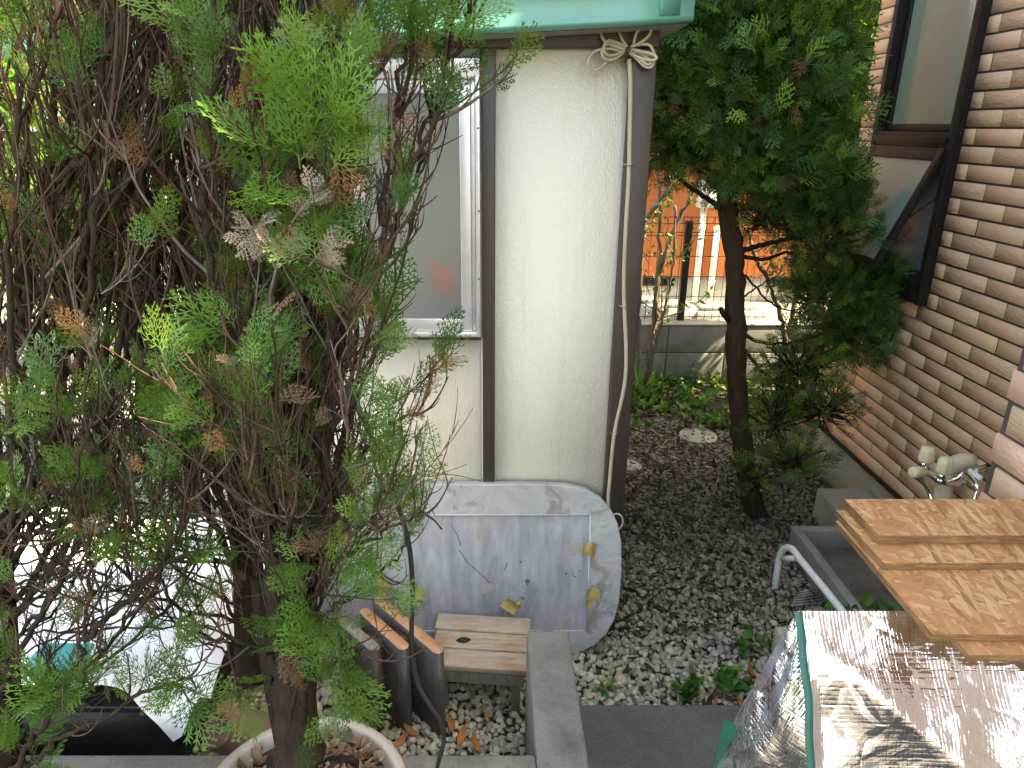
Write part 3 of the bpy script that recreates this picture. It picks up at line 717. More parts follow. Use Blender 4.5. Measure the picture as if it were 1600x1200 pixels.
# ------------------------------------------------------------------ brick house
BXW = 1.66; FY = 3.37; ZB = .27; TOP = 3.8
house = thing("brick_house", (BXW+2, 1.5, 0), "house wall of tan and pink brick tiles with a bronze window on the right", "house")
WY0, WY1, WZ0, WZ1 = 2.625, 3.185, 1.035, 2.62
def tiles(m, X, y0, y1, z0, z1, L, H, j=.007, holes=(), seed=1, tints=None, phase=0.0):
    """tiles on a wall facing -X; y runs along the wall"""
    r = np.random.default_rng(seed); row = 0; z = z0
    V = []; Cc = []; Pp = []
    while z < z1-.01:
        off = (row % 2)*L/2 + phase; y = y1 + off
        while y > y0:
            a, b = y-L+j, y
            a_, b_ = max(a, y0), min(b, y1)
            segs = [(a_, b_)]
            for (hy0, hy1, hz0, hz1) in holes:
                if z+H > hz0+.01 and z < hz1-.01:
                    ns = []
                    for s0, s1 in segs:
                        if s1 <= hy0 or s0 >= hy1: ns.append((s0, s1)); continue
                        if s0 < hy0: ns.append((s0, hy0))
                        if s1 > hy1: ns.append((hy1, s1))
                    segs = ns
            tint = tints[r.integers(len(tints))]; rough = 1.0 if r.random() < .55 else .12; g_ = r.random(); pj = r.normal(0, .0007)
            for s0, s1 in segs:
                if s1-s0 < .014: continue
                zt = min(z+H-j, z1); c = .0014
                
                vv = [(X+.0042, s0, z), (X+.0042, s1, z), (X+.0042, s1, zt), (X+.0042, s0, zt), (X+pj, s0+c, z+c), (X+pj, s1-c, z+c), (X+pj, s1-c, zt-c), (X+pj, s0+c, zt-c)]
                u0, u1 = (s0-a)/(L-j), (s1-a)/(L-j)
                m.add(vv, np.array([(4,7,6,5),(0,4,5,1),(1,5,6,2),(2,6,7,3),(3,7,4,0)]), np.array(tint)*r.uniform(.88,1.1), [(rough, g_, q_, 1) for q_ in (u0,u1,u1,u0,u0,u1,u1,u0)])
            y -= L
        z += H; row += 1
TI = [(1,1,1),(.96,.95,.90),(1.05,.96,.92),(.88,.85,.78),(1.0,.92,.88),(1.08,1.04,.96)]
hole = (WY0, WY1, WZ0, WZ1)
m = MB(); tiles(m, BXW, -1.9, FY, ZB, TOP, .231, .0585, holes=[hole], seed=3, tints=TI); m.build("brick_tiles", MAT["brick"], house)
m = MB(); xi = BXW+.004
for (a, b, c, d) in [(-1.9, WY0, ZB, TOP), (WY1, FY, ZB, TOP), (WY0, WY1, ZB, WZ0), (WY0, WY1, WZ1, TOP)]:
    m.box((xi, a, c), (xi+.16, b, d))
m.box((xi+.16, FY-.16, ZB), (xi+5, FY, TOP)); m.box((xi+.16, -1.9, ZB), (xi+5, -1.74, TOP))
m.build("wall", MAT["mortar"], house)
m = MB(); m.box((BXW+.03, -1.9, -.05), (BXW+5, FY-.02, ZB-.001)); m.build("foundation", MAT["mossy"], house)
m = MB(); m.cbox((BXW-.004, -1.9, ZB-.022), (BXW+.06, FY+.004, ZB-.0005), .002); m.build("base_flashing", MAT["bronze"], house)
m = MB(); m.box((BXW-.05, -2.2, TOP), (BXW+5.3, FY+.30, TOP+.05)); m.prism([(-2.2, TOP+.05), (FY+.33, TOP+.05), (FY-.9, TOP+.55), (-1.0, TOP+.55)], BXW+.25, BXW+5.3, 0); m.build("roof", MAT["eave"], house)
# projecting part of the house nearer the camera
PX = .95; PYE = 1.214
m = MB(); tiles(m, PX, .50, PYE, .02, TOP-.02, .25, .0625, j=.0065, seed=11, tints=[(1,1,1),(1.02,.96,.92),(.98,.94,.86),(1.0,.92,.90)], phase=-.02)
pj_ = m.build("projecting_tiles", MAT["brick_skylit"], house)
m = MB(); m.box((PX+.004, .50, -.05), (BXW-.001, PYE-.004, TOP-.01)); m.build("projecting_wall", MAT["mortar"], house)
# window of the brick house
hw = bpy.data.objects.new("window", None); sc.collection.objects.link(hw); hw.parent = house; hw.location = (0,0,0)
def hb(name, a, b, mat="bronze", c=.003, par=None):
    m = MB(); m.cbox(a, b, c); return m.build(name, MAT[mat], par or hw)
fr = .030; fo_ = BXW-.036; fi = BXW+.09
hb("frame", (fo_, WY0, WZ0), (fi, WY0+fr, WZ1)); hb("frame", (fo_, WY1-fr, WZ0), (fi, WY1, WZ1))
hb("frame", (fo_+.001, WY0+fr+.0002, WZ0), (fi, WY1-fr-.0002, WZ0+.10)); hb("frame", (fo_+.001, WY0+fr+.0002, WZ1-.04), (fi, WY1-fr-.0002, WZ1))
for zz in (WZ0+.022, WZ0+.046, WZ0+.070): hb("sill_rib", (fo_-.006, WY0+fr+.003, zz), (fo_+.0005, WY1-fr-.003, zz+.008), c=.001)
hb("transom", (fo_+.002, WY0+fr+.0002, 1.600), (fi, WY1-fr-.0002, 1.655)); hb("transom", (fo_-.006, WY0+fr+.0004, 1.617), (fo_+.0015, WY1-fr-.0004, 1.640), c=.0015)
a0, a1, b0_, b1_ = WY0+fr+.0004, WY1-fr-.0004, 1.6552, WZ1-.0402
sw = .028
hb("sash", (BXW+.002, a0, b0_), (BXW+.03, a0+sw, b1_)); hb("sash", (BXW+.002, a1-sw, b0_), (BXW+.03, a1, b1_))
hb("sash", (BXW+.003, a0+sw, b0_), (BXW+.029, a1-sw, b0_+sw)); hb("sash", (BXW+.003, a0+sw, b1_-sw), (BXW+.029, a1-sw, b1_))
hb("pane", (BXW+.010, a0+sw, b0_+sw), (BXW+.015, a1-sw, b1_-sw), "ribbed", .0004)
# awning sash, hinged at the top and pushed outward
HZ = 1.598; HL = .455; ang = math.radians(22)
Ma = Matrix.Translation((BXW-.030, 0, HZ)) @ Matrix.Rotation(ang, 4, 'Y')
aw = bpy.data.objects.new("awning_sash", None); sc.collection.objects.link(aw); aw.parent = house; aw.location = (0,0,0)
def ab(name, a, b, mat="bronze", c=.002):
    m = MB(); m.cbox(a, b, c, None, Ma); return m.build(name, MAT[mat], aw)
ab("rail", (-.011, a0, -HL), (.011, a0+sw, 0)); ab("rail", (-.011, a1-sw, -HL), (.011, a1, 0))
ab("rail", (-.010, a0+sw, -HL), (.010, a1-sw, -HL+.024)); ab("rail", (-.010, a0+sw, -.045), (.010, a1-sw, 0))
ab("pane", (-.003, a0+sw, -HL+.024), (.002, a1-sw, -.045), "ribbed", .0004)
m = MB(); pa = np.array(Ma @ Vector((.0, a0+.012, -HL*.62))); m.tube([pa, (BXW+.01, a0+.004, HZ-HL*.30)], .004, 6); m.build("stay", MAT["bronze"], aw)
hb("inner_pane", (BXW+.05, a0, WZ0+.101), (BXW+.055, a1, 1.599), "bluegrey", .0004)
m = MB(); m.box((BXW+.16, WY0-.02, WZ0-.02), (BXW+.6, WY1+.02, WZ1+.02)); m.build("dim_interior", MAT["dark_room"], house)

# ------------------------------------------------------------------ concrete wash basin at the foot of the brick house
bs = thing("wash_basin", (1.45, 2.2, 0), "mossy concrete wash basin on the ground against the brick house", "basin")
m = MB(); BZ = .125; X0 = 1.246; Y0, Y1 = 1.35, 2.545
m.cbox((X0, Y0, -.04), (X0+.035, Y1, BZ), .006); m.cbox((X0+.0351, Y1-.04, -.04), (BXW+.028, Y1-.001, BZ-.001), .006); m.cbox((X0+.0351, Y0, -.04), (BXW+.028, Y0+.035, BZ-.001), .006)
# taller ledge by the house wall
m.cbox((BXW-.20, 2.5452, -.04), (BXW+.028, 2.80, .16), .006)
m.build("rim", MAT["mossy"], bs)
m = MB(); gx_ = np.linspace(X0+.03, BXW+.03, 14); gy_ = np.linspace(Y0+.03, Y1-.035, 30)
m.grid(np.array([[(x, y, .035 + .006*math.sin(9*x+3*y) - .01*math.exp(-((y-2.0)/.2)**2)) for y in gy_] for x in gx_])); m.build("floor", MAT["basin_floor"], bs)

# ------------------------------------------------------------------ outdoor taps
T0 = at(1447, 745, 2.17)
tp_ = thing("outdoor_tap", (T0[0], T0[1], T0[2]), "chrome mixing tap with cream handles sticking out from the brick wall", "tap")
def cyl(name, a, b, r, mat, par, k=20, r2=None, bev=.004):
    a = np.asarray(a, float); b = np.asarray(b, float); d = b-a; L = np.linalg.norm(d)
    q = Vector(d).to_track_quat('Z','Y').to_matrix(); r2 = r if r2 is None else r2; m = MB()
    m.lathe([(0,0),(r-bev,0),(r,bev),(r2,L-bev),(r2-bev,L),(0,L)], k, a, q); return m.build(name, MAT[mat], par, smooth=False)
def knob(u, v, Y, h=.052, r=.025):
    p = at(u, v, Y); m = MB(); prof = [(0,0),(r*.98,0),(r*1.04,h*.12),(r*.92,h*.75),(r*.80,h*.93),(r*.5,h),(0,h*1.01)]; k = 40; ang = np.arange(k)*2*math.pi/k
    lob = 1 + .05*np.cos(ang*6); pr = np.array(prof); V = np.zeros((len(pr), k, 3)); V[:,:,0] = pr[:,0,None]*np.cos(ang)*lob; V[:,:,1] = pr[:,0,None]*np.sin(ang)*lob; V[:,:,2] = pr[:,1,None]
    i = np.arange(len(pr)-1)[:,None]*k; j = np.arange(k)[None,:]; m.add(V.reshape(-1,3)+p, np.stack([i+j, i+(j+1)%k, i+k+(j+1)%k, i+k+j],-1).reshape(-1,4))
    o = m.build("handle", MAT["cream_plastic"], tp_, smooth=True)
    cyl("valve_neck", p+(0,0,-.024), p+(0,0,-.001), .016, "chrome", tp_); return p
h1 = knob(1446, 720, 2.17); h2 = knob(1474, 738, 2.08)
k0 = at(1445, 739, 2.16); k1 = at(1428, 738, 2.12)
cyl("front_knob", at(1442, 738, 2.15), at(1426, 738, 2.11), .018, "cream_plastic", tp_)
m = MB(); p1 = h1+(0,0,-.030); p2 = h2+(0,0,-.030)
m.tube(smooth_curve([p1+(-.004,.012,0), p1, (p1+p2)/2, p2, p2+(.05,.0,-.004), p2+(.075,-.005,-.006)], 6), .0145, 14)
m.tube(smooth_curve([p2+(.03,0,-.002), at(1508, 741, 2.07), (BXW, 2.12, at(1508,741,2.07)[2]+.0)], 5), .012, 12)
m.tube(smooth_curve([at(1508,742,2.06), at(1519,752,2.02), at(1527,765,1.98), at(1524,776,1.96), at(1523,800,1.95)], 5), [.013]*10+[.008]*11, 12)
m.build("body", MAT["chrome"], tp_, smooth=True)
m = MB(); m.tube(smooth_curve([p1+(0,0,.004), p1+(0,0,-.03), at(1452,768,2.16), at(1458,785,2.14), at(1470,815,2.12)], 6), .009, 12); m.build("spout", MAT["chrome"], tp_, smooth=True)
m = MB(); pc = at(1524, 742, 2.03); m.cbox(pc+(-.006,-.03,-.005), pc+(.006,.03,.008), .003); m.cbox(pc+(-.004,-.004,-.02), pc+(.004,.004,.02), .002); m.build("wing_lever", MAT["white_plastic"], tp_)
dp = thing("drain_pipe", (BXW-.06, 2.19, 0), "ivory plastic drain pipe with an elbow leaving the brick wall behind the taps", "pipe")
pe = at(1490, 716, 2.13); pe[0] = BXW-.075
m = MB(); c0 = np.array((BXW-.075, 2.19, 0.)); ze = at(1492, 722, 2.19)[2]
arc = [np.array((BXW+.004, 2.19, ze))] + [c0 + (.045 - .045*math.sin(a), 0, ze - .045 + .045*math.cos(a)) for a in np.linspace(0, math.pi/2, 9)]
m.tube(np.array(arc), [.030]*len(arc), 22); e = arc[-1]
m.lathe([(.030,0),(.034,.0),(.034,-.03),(.030,-.03)][::-1], 22, e+(0,0,.006)); m.build("elbow", MAT["ivory_pipe"], dp, smooth=True)
m = MB(); m.tube([e+(0,0,-.01), (e[0], e[1], .05)], .0265, 22); m.build("pipe", MAT["ivory_pipe"], dp, smooth=True)
gp = thing("grey_pipe", (PX-.02, .99, .9), "thin grey metal pipe on the pale projecting brick at the right edge", "pipe")
m = MB(); a = at(1604, 745, 1.02); a[0] = PX-.014; m.tube([a+(0,0,.03), a, a+(0,0,-.12)], .008, 10); m.build("tube", MAT["steel"], gp, smooth=True)
m = MB(); m.tube([a+(0,0,.032), a+(0,0,.012)], .0105, 12); m.build("collar", MAT["steel"], gp)

# ------------------------------------------------------------------ white hooped pipe
wp = thing("white_hoop_pipe", gnd(1210, 922, 0), "white plastic pipe bent like a hoop between the gravel and the basin", "pipe")
m = MB(); g0 = gnd(1210, 922, 0)
m.tube(smooth_curve([g0, at(1214,895,2.28), at(1219,868,2.28), at(1226,857,2.26), at(1238,858,2.22), at(1252,876,2.16), at(1290,922,2.03), at(1328,970,1.90), at(1370,1022,1.76)], 8), .0125, 14); m.build("pipe", MAT["white_plastic"], wp, smooth=True)
m = MB(); m.tube([at(1222,873,2.265), at(1242,872,2.19)], .010, 10); m.build("brace", MAT["white_plastic"], wp, smooth=True)
gr = thing("wire_grate", gnd(1262, 942, .02), "rusty wire grate lying on the gravel beside the white hoop pipe", "grate")
m = MB()
for i in range(6):
    a = gnd(1236+2*i, 946-4*i, .03); b = gnd(1296, 940-5*i, .03); m.tube([a, b], .0022, 5)
m.tube([gnd(1238,948,.03), gnd(1250,922,.03)], .003, 5); m.build("wires", MAT["steel"], gr)
sk = thing("wooden_stake", gnd(1212, 1045, 0), "pale wooden stake behind the foil cover edge", "stake")
m = MB(); p = gnd(1216, 1030, 0); z1 = at(1214, 985, p[1])[2]; m.cbox((p[0]-.02, p[1]-.02, 0), (p[0]+.02, p[1]+.02, max(z1,.08)), .003); m.build("post", simple("pale_wood", (.42,.36,.24), (.52,.46,.33), 5, .8, .3, 30, stretch=(8,8,1)), sk)

# ------------------------------------------------------------------ foil covered cabinet and boards
FRZ = 1.03
fc = thing("foil_cover", (.68, .85, .12), "crinkled silver foil insulation cover with green binding draped over a cabinet under the boards", "cover")
def wrinkle(x, y, s=1.0):
    return s*(.0040*np.sin(23*x+9*y+1.3) + .0030*np.sin(-14*x+31*y) + .0016*np.sin(55*x+18*y+2) + .0014*np.sin(70*y-22*x))
A = np.array((.4375, .834, FRZ)); Rb = at(1265, 1200, .715); Rb2 = np.array((.427, .62, .62)); Rb3 = np.array((.425, .58, .14))
rib = smooth_curve([A, A*.5+Rb*.5+np.array((0,-.004,.012)), Rb, Rb2, Rb3], 14)
Lb = at(1118, 1192, .869); Lf = smooth_curve([A, at(1188,1052,.86), at(1145,1130,.87), Lb, np.array((.345,.88,.45)), np.array((.34,.88,.13))], 12)
def resample(P, n):
    s = np.concatenate([[0], np.cumsum(np.linalg.norm(np.diff(P,axis=0),axis=1))]); q = np.linspace(0, s[-1], n)
    return np.stack([np.interp(q, s, P[:,i]) for i in range(3)], 1)
NR = 90
ribr, Lr = resample(rib, NR), resample(Lf, NR)
# left gusset
NC = 40; G = np.zeros((NR, NC, 3)); PR = np.zeros((NR, NC, 4)); PR[...,3] = 1
for i in range(NR):
    for j in range(NC):
        s_ = j/(NC-1); p = Lr[i]*(1-s_) + ribr[i]*s_; wdt = np.linalg.norm(ribr[i]-Lr[i])
        bul = .16*wdt*math.sin(math.pi*s_)*math.sin(min(i/NR*3, 1)*math.pi/2)
        fold = -.020*math.exp(-((i/NR-.30 + (s_-.5)*.18)/.035)**2)*math.sin(math.pi*s_)
        nn_ = np.array((-.75,-.55,.35)); G[i,j] = p + nn_*(bul + fold + wrinkle(s_*.3, i/NR, 1.0)*math.sin(math.pi*s_))
        PR[i,j,:2] = (s_*wdt, i/NR*.9)
m = MB(); m.grid(G); m.p[-1] = PR.reshape(-1,4)
# front slope: grid over X and the ribbon profile
NX = 120; X1 = PX-.012; G = np.zeros((NR, NX, 3)); PR = np.zeros((NR, NX, 4)); PR[...,3] = 1
for i in range(NR):
    for j in range(NX):
        s_ = j/(NX-1); x = A[0] + (X1-A[0])*s_; p = ribr[i].copy(); p[0] = ribr[i][0] + (X1-ribr[i][0])*s_
        tpos = i/NR*.9
        diag = (tpos - (.03 + (x-A[0])*.80)); cr_ = .016*math.exp(-abs(diag)/.035) - .012*math.exp(-((diag-.11)/.07)**2)
        d2 = (tpos - (.36 - (x-.62)*1.0)); cr_ += .006*math.exp(-(d2/.035)**2)*min(1,max(0,(x-.55)/.1)) + .010*math.sin(9*x+1.0)*math.sin(6*tpos+.5)
        e_ = min(1, i/8, (NX-1-j)/4) * min(1, j/6)
        p += np.array((0, -.75, .66))*(cr_ + wrinkle(x, tpos, 1.0))*e_
        G[i,j] = p; PR[i,j,:2] = (x-A[0], tpos)
m.grid(G); m.p[-1] = PR.reshape(-1,4)
# back of the drape
Gb = np.zeros((20, 30, 3))
for i in range(20):
    for j in range(30):
        s_ = j/29; x = A[0] + (X1-A[0])*s_; Gb[i,j] = (x, .834 + .012*math.sin(i*.6+j*.4)*(i>0) + .03*(i/19), FRZ-(FRZ-.13)*i/19)
        if i == 0: Gb[i,j] = (x, .834, FRZ)
m.grid(Gb)
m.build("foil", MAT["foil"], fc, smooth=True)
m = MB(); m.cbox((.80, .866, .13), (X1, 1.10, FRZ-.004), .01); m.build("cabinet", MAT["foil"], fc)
bn = []
m = MB(); rr = resample(rib, 60)
offs = [(-.006,-.003,.002), (-.001,-.0055,.003), (.005,-.003,.003), (.006,.001,.0)]
Gr = np.array([[p + np.array(o) + np.array((.0012*math.sin(i*1.1), 0, 0)) for o in offs] for i, p in enumerate(rr)]); m.grid(Gr)
e1 = resample(np.array([A+(-.002,.002,.004), at(1236,965,.846), at(1229,988,.856)]), 10); m.grid(np.array([[p+(-.002,-.004,.002), p+(.002,.001,.005)] for p in e1]))
e1 = resample(np.array([at(1134,1120,.868), at(1124,1165,.868), at(1118,1200,.868), at(1116,1260,.868)]), 12); m.grid(np.array([[p+(-.004,-.004,.0), p+(.012+.006*i/12,-.016,.0)] for i, p in enumerate(e1)]))
m.build("binding", MAT["green_tape"], fc)

def board(x0, y0, x1, y1, z1, th, rot, label, sub=None):
    c = np.array(((x0+x1)/2, (y0+y1)/2, z1-th))
    o = thing("strand_board", c, label, "board", "strand boards piled on the foil cover")
    Mr = Matrix.Translation(c) @ Matrix.Rotation(rot, 4, 'Z'); hx, hy = (x1-x0)/2, (y1-y0)/2
    v = np.array([(-hx,-hy,th),(hx,-hy,th),(hx,hy,th),(-hx,hy,th),(-hx,-hy,0),(hx,-hy,0),(hx,hy,0),(-hx,hy,0)]) @ np.array(Mr)[:3,:3].T + c
    m = MB(); m.add(v, [(0,1,2,3),(7,6,5,4)]); m.build("face", MAT["osb"], o)
    m = MB(); m.add(v, [(4,5,1,0),(5,6,2,1),(6,7,3,2),(7,4,0,3)]); m.build("edge", MAT["osb_edge"], o)
RE = PX-.008
board(.616, .733, RE, 1.00, 1.0405, .0095, 0, "short strand board, lowest of the pile, peeking out over the foil")
board(.583, .757, RE, 1.04, 1.052, .0105, -.012, "widest strand board of the pile with its full flaky face in view")
board(.590, .902, RE, 1.058, 1.064, .0110, .004, "strand board strip second from the top of the pile")
board(.606, .952, RE, 1.066, 1.080, .0150, .0, "narrow strand board topmost of the pile below the taps")

# ------------------------------------------------------------------ garden wall, wire fence, orange house behind
GY = 4.57
gw = thing("garden_wall", (0, GY+.06, 0), "low grey concrete block garden wall behind the leaning tree below the wire fence", "garden wall")
m = MB(); r = np.random.default_rng(5); ox = at(1042, 550, GY)[0] % .39
for row in range(2):
    k0 = -12
    for k_ in range(-12, 12):
        x0 = ox + k_*.39 + .004; y_ = GY + r.normal(0, .0012)
        m.cbox((x0, y_, .04+row*.19+.004), (x0+.382, GY+.14, .04+row*.19+.186), .004)
m.build("block", MAT["block"], gw)
m = MB(); m.box((-4.7, GY+.006, -.05), (4.7, GY+.13, .418)); m.build("joint", MAT["mortar"], gw)
m = MB(); m.cbox((-4.7, GY-.004, .4185), (4.7, GY+.15, .432), .004); m.build("coping", simple("pale_coping", (.36,.36,.31), (.46,.46,.40), 8, .9, .3, 90), gw)  # coping paler than the blocks it caps
ff = thing("wire_fence", (0, GY+.075, .43), "black welded wire fence with looped top standing on the garden wall", "fence")
FYY = GY+.075; fz0, fz1 = .44, 1.125
for u in (1071, 700, 1440):
    m = MB(); x = at(u, 430, FYY)[0]; m.cbox((x-.022, FYY+.008, .425), (x+.022, FYY+.05, at(u,346,FYY)[2]), .003); m.build("post", MAT["black_wire"], ff)
m = MB()
for x in np.arange(-1.6, 4.0, .05):
    m.tube([(x, FYY, fz0), (x, FYY, fz1-.10), (x, FYY-.03, fz1-.04), (x, FYY-.012, fz1), (x, FYY+.012, fz1-.02), (x, FYY+.004, fz1-.05)], .0021, 4)
for z in (.465, .60, .735, .87, 1.005, 1.025):
    m.tube([(-1.6, FYY-.003, z), (4.0, FYY-.003, z)], .0024, 4)
for z in (fz1-.04, fz1-.002): m.tube([(-1.6, FYY-.03 if z < fz1-.01 else FYY-.01, z), (4.0, FYY-.03 if z < fz1-.01 else FYY-.01, z)], .0024, 4)
m.build("mesh_panel", MAT["black_wire"], ff)
OY = 5.32
oh = thing("orange_house", (1.6, OY, .4), "orange rendered house with a pale foundation beyond the wire fence", "house")
oz = at(1100, 431, OY)[2]
m = MB(); m.box((-.6, OY, oz), (7.0, OY+4, 4.6)); m.build("wall", MAT["orange"], oh)
m = MB(); m.box((-.58, OY+.03, .3), (6.98, OY+3.9, oz-.001)); m.build("foundation", MAT["foundation"], oh)
for u0, u1 in ((1000, 1053), (1205, 1262)):
    m = MB(); a = at(u0, 434, OY+.02); b = at(u1, 446, OY+.02)
    m.box((a[0], OY+.012, b[2]), (b[0], OY+.029, a[2]-.003))
    for x in np.linspace(a[0]+.01, b[0]-.01, 18): m.box((x-.003, OY+.004, b[2]), (x+.003, OY+.0118, a[2]-.003))
    m.build("vent", MAT["bronze"], oh)
m = MB(); m.box((-.9, OY-.5, 4.6), (7.3, OY+4.4, 4.75)); m.build("roof", MAT["roofing"], oh)
for u in (1092, 1116):
    m = MB(); x = at(u, 400, OY-.05)[0]; zt = at(u, 318 if u < 1100 else 360, OY-.05)[2]
    m.tube([(x, OY-.045, .42), (x, OY-.045, zt)], .023, 12)
    for z in (.55, .95): m.tube([(x, OY-.045, z), (x, OY-.045, z+.03)], .027, 12)
    m.build("downpipe", MAT["white_plastic"], oh, smooth=False)
m = MB(); a = at(1101, 318, OY-.06); m.cbox((a[0]-.05, OY-.10, a[2]-.03), (a[0]+.075, OY-.001, a[2]+.16), .01); m.tube([a+(.0,0,.16), a+(.02,0,.5), a+(.02,0,2.5)], .03, 12); m.build("rainwater_box", MAT["white_plastic"], oh)
m = MB(); a = at(1306, 250, OY-.1); m.cbox((a[0]-.05, OY-.08, .5), (a[0]+.05, OY-.001, 4.5), .01); m.build("corner_post", MAT["eave"], oh)
# slabs stacked behind the wall
for i, (u, v, w_, h_, ry, lab) in enumerate([(1045,497,.34,.07,.1,"pale broken concrete slab lying behind the wire fence post"), (1010,478,.20,.10,-.25,"clear plastic crate behind the fence at the shed corner"), (1135,500,.5,.05,.05,"flat pale concrete slab behind the fence beside the leaning trunk")]):
    p = at(u, v, 4.93); p[2] = .40; o = thing("plastic_crate" if i == 1 else "concrete_slab", p, lab, "crate" if i == 1 else "slab")
    Mr = Matrix.Translation(p) @ Matrix.Rotation(ry, 4, 'Z'); m = MB(); m.cbox((-w_/2,-.1,0),(w_/2,.1,h_), .01, None, Mr)
    m.build("body", MAT["white_plastic"] if i == 1 else MAT["foundation"], o)
    m = MB(); m.cbox((-w_/2*.9,-.09,h_+.001),(w_/2*.7,.06,h_+.03), .006, None, Mr); m.build("lid" if i == 1 else "upper_slab", MAT["white_plastic"] if i == 1 else MAT["mossy"], o)

# ------------------------------------------------------------------ foliage tools
def frond_template(seed, n_side=11, subs=4, wid=.03):
    """flat fan of scale-leaf branchlets: unit length along +Y in the XY plane"""
    r = np.random.default_rng(seed); V = []; Fc = []
    def kite(p, d, L, w, zt):
        d = np.array(d); q = np.array((-d[1], d[0])); b = len(V)
        p = np.array(p)
        def z(pp): return -.22*pp[1]**2 + .10*pp[0]*zt - .25*pp[0]**2
        for pt in (p - q*w*.3, p + d*L*.6 - q*w*.5, p + d*L, p + d*L*.6 + q*w*.5, p + q*w*.3):
            V.append((pt[0], pt[1], z(pt)))
        Fc.append((b, b+1, b+2, b+3)); Fc.append((b, b+3, b+4, b+4))
    bend = r.normal(0, .12); zt = r.normal(0, 1)
    def ax(t): return np.array((bend*t*t, t))
    V0 = []
    pts = [ax(t) for t in np.linspace(0, 1, 5)]
    for i in range(4):
        d = pts[i+1]-pts[i]; L = np.linalg.norm(d); kite(pts[i], d/L, L*1.15, wid*1.1*(1-.12*i), zt)
    for i in range(n_side):
        t_ = .10 + .86*i/(n_side-1); s = 1 if i % 2 else -1
        a = math.radians(r.uniform(36, 54)); p = ax(t_); L = (.62*(1-t_)**.8 + .10)*r.uniform(.8, 1.15)
        d = np.array((s*math.sin(a), math.cos(a)))
        seg = 3; q = p
        cur = a
        for k_ in range(seg):
            dd = np.array((s*math.sin(cur), math.cos(cur))); kite(q, dd, L/seg*1.2, wid, zt)
            ns = q + dd*L/seg
            if subs and L > .18:
                for ss in (1, -1):
                    if r.random() < subs/4:
                        a2 = cur + ss*math.radians(r.uniform(32, 46)); l2 = L*r.uniform(.26, .40)*(1-.2*k_)
                        d2 = np.array((s*math.sin(a2), math.cos(a2))); kite(q + dd*L/seg*.5, d2, l2, wid*.92, zt)
                        if l2 > .15: kite(q + dd*L/seg*.5 + d2*l2*.45, np.array((s*math.sin(a2-ss*.6), math.cos(a2-ss*.6))), l2*.55, wid*.85, zt)
            q = ns; cur -= .10
    Vn = np.array(V); tri = []
    for f in Fc:
        if f[2] == f[3]: tri.append((f[0], f[1], f[2]))
        else: tri.append((f[0], f[1], f[2])); tri.append((f[0], f[2], f[3]))
    return Vn, np.array(tri)
FR = [frond_template(s, 13, 4, .027) for s in range(8)]
FRs = [frond_template(50+s, 9, 2, .046) for s in range(5)]
def frames(dirs, rng, up=None, roll=None):
    """rotation matrices whose Y column is dir and Z column the frond normal"""
    n = len(dirs); d = dirs/np.linalg.norm(dirs,axis=1)[:,None]
    rv = rng.normal(0, 1, (n,3)) if up is None else up + rng.normal(0, roll or .4, (n,3))
    z = rv - d*np.sum(rv*d,1)[:,None]; z /= np.linalg.norm(z,axis=1)[:,None]+1e-9
    x = np.cross(d, z); return np.stack([x, d, z], -1)
def put_fronds(m, tmpl, pos, dirs, size, col, rng, up=None, roll=None):
    if len(pos) == 0: return
    pos = np.asarray(pos); dirs = np.asarray(dirs); size = np.asarray(size); col = np.asarray(col)
    which = rng.integers(0, len(tmpl), len(pos)); RM = frames(dirs, rng, up, roll)
    for k in range(len(tmpl)):
        s = which == k
        if s.any(): scatter(m, tmpl[k][0], tmpl[k][1], pos[s], size[s], RM[s], col[s])
def walk(p, d, L, n, rng, upb=.15, wob=.12, pull=None):
    p = np.array(p, float); d = nrm(d); out = [p.copy()]; st_ = L/n; w_ = rng.normal(0, wob, 3)
    for i in range(n):
        w_ = .6*w_ + rng.normal(0, wob, 3)*.6
        d = nrm(d + w_ + np.array((0,0,upb)) + (pull if pull is not None else 0)); p = p + d*st_; out.append(p.copy())
    return np.array(out)
BARK = np.array((.045,.033,.025)); TWIG = np.array((.080,.054,.040)); GREYT = np.array((.17,.145,.125))

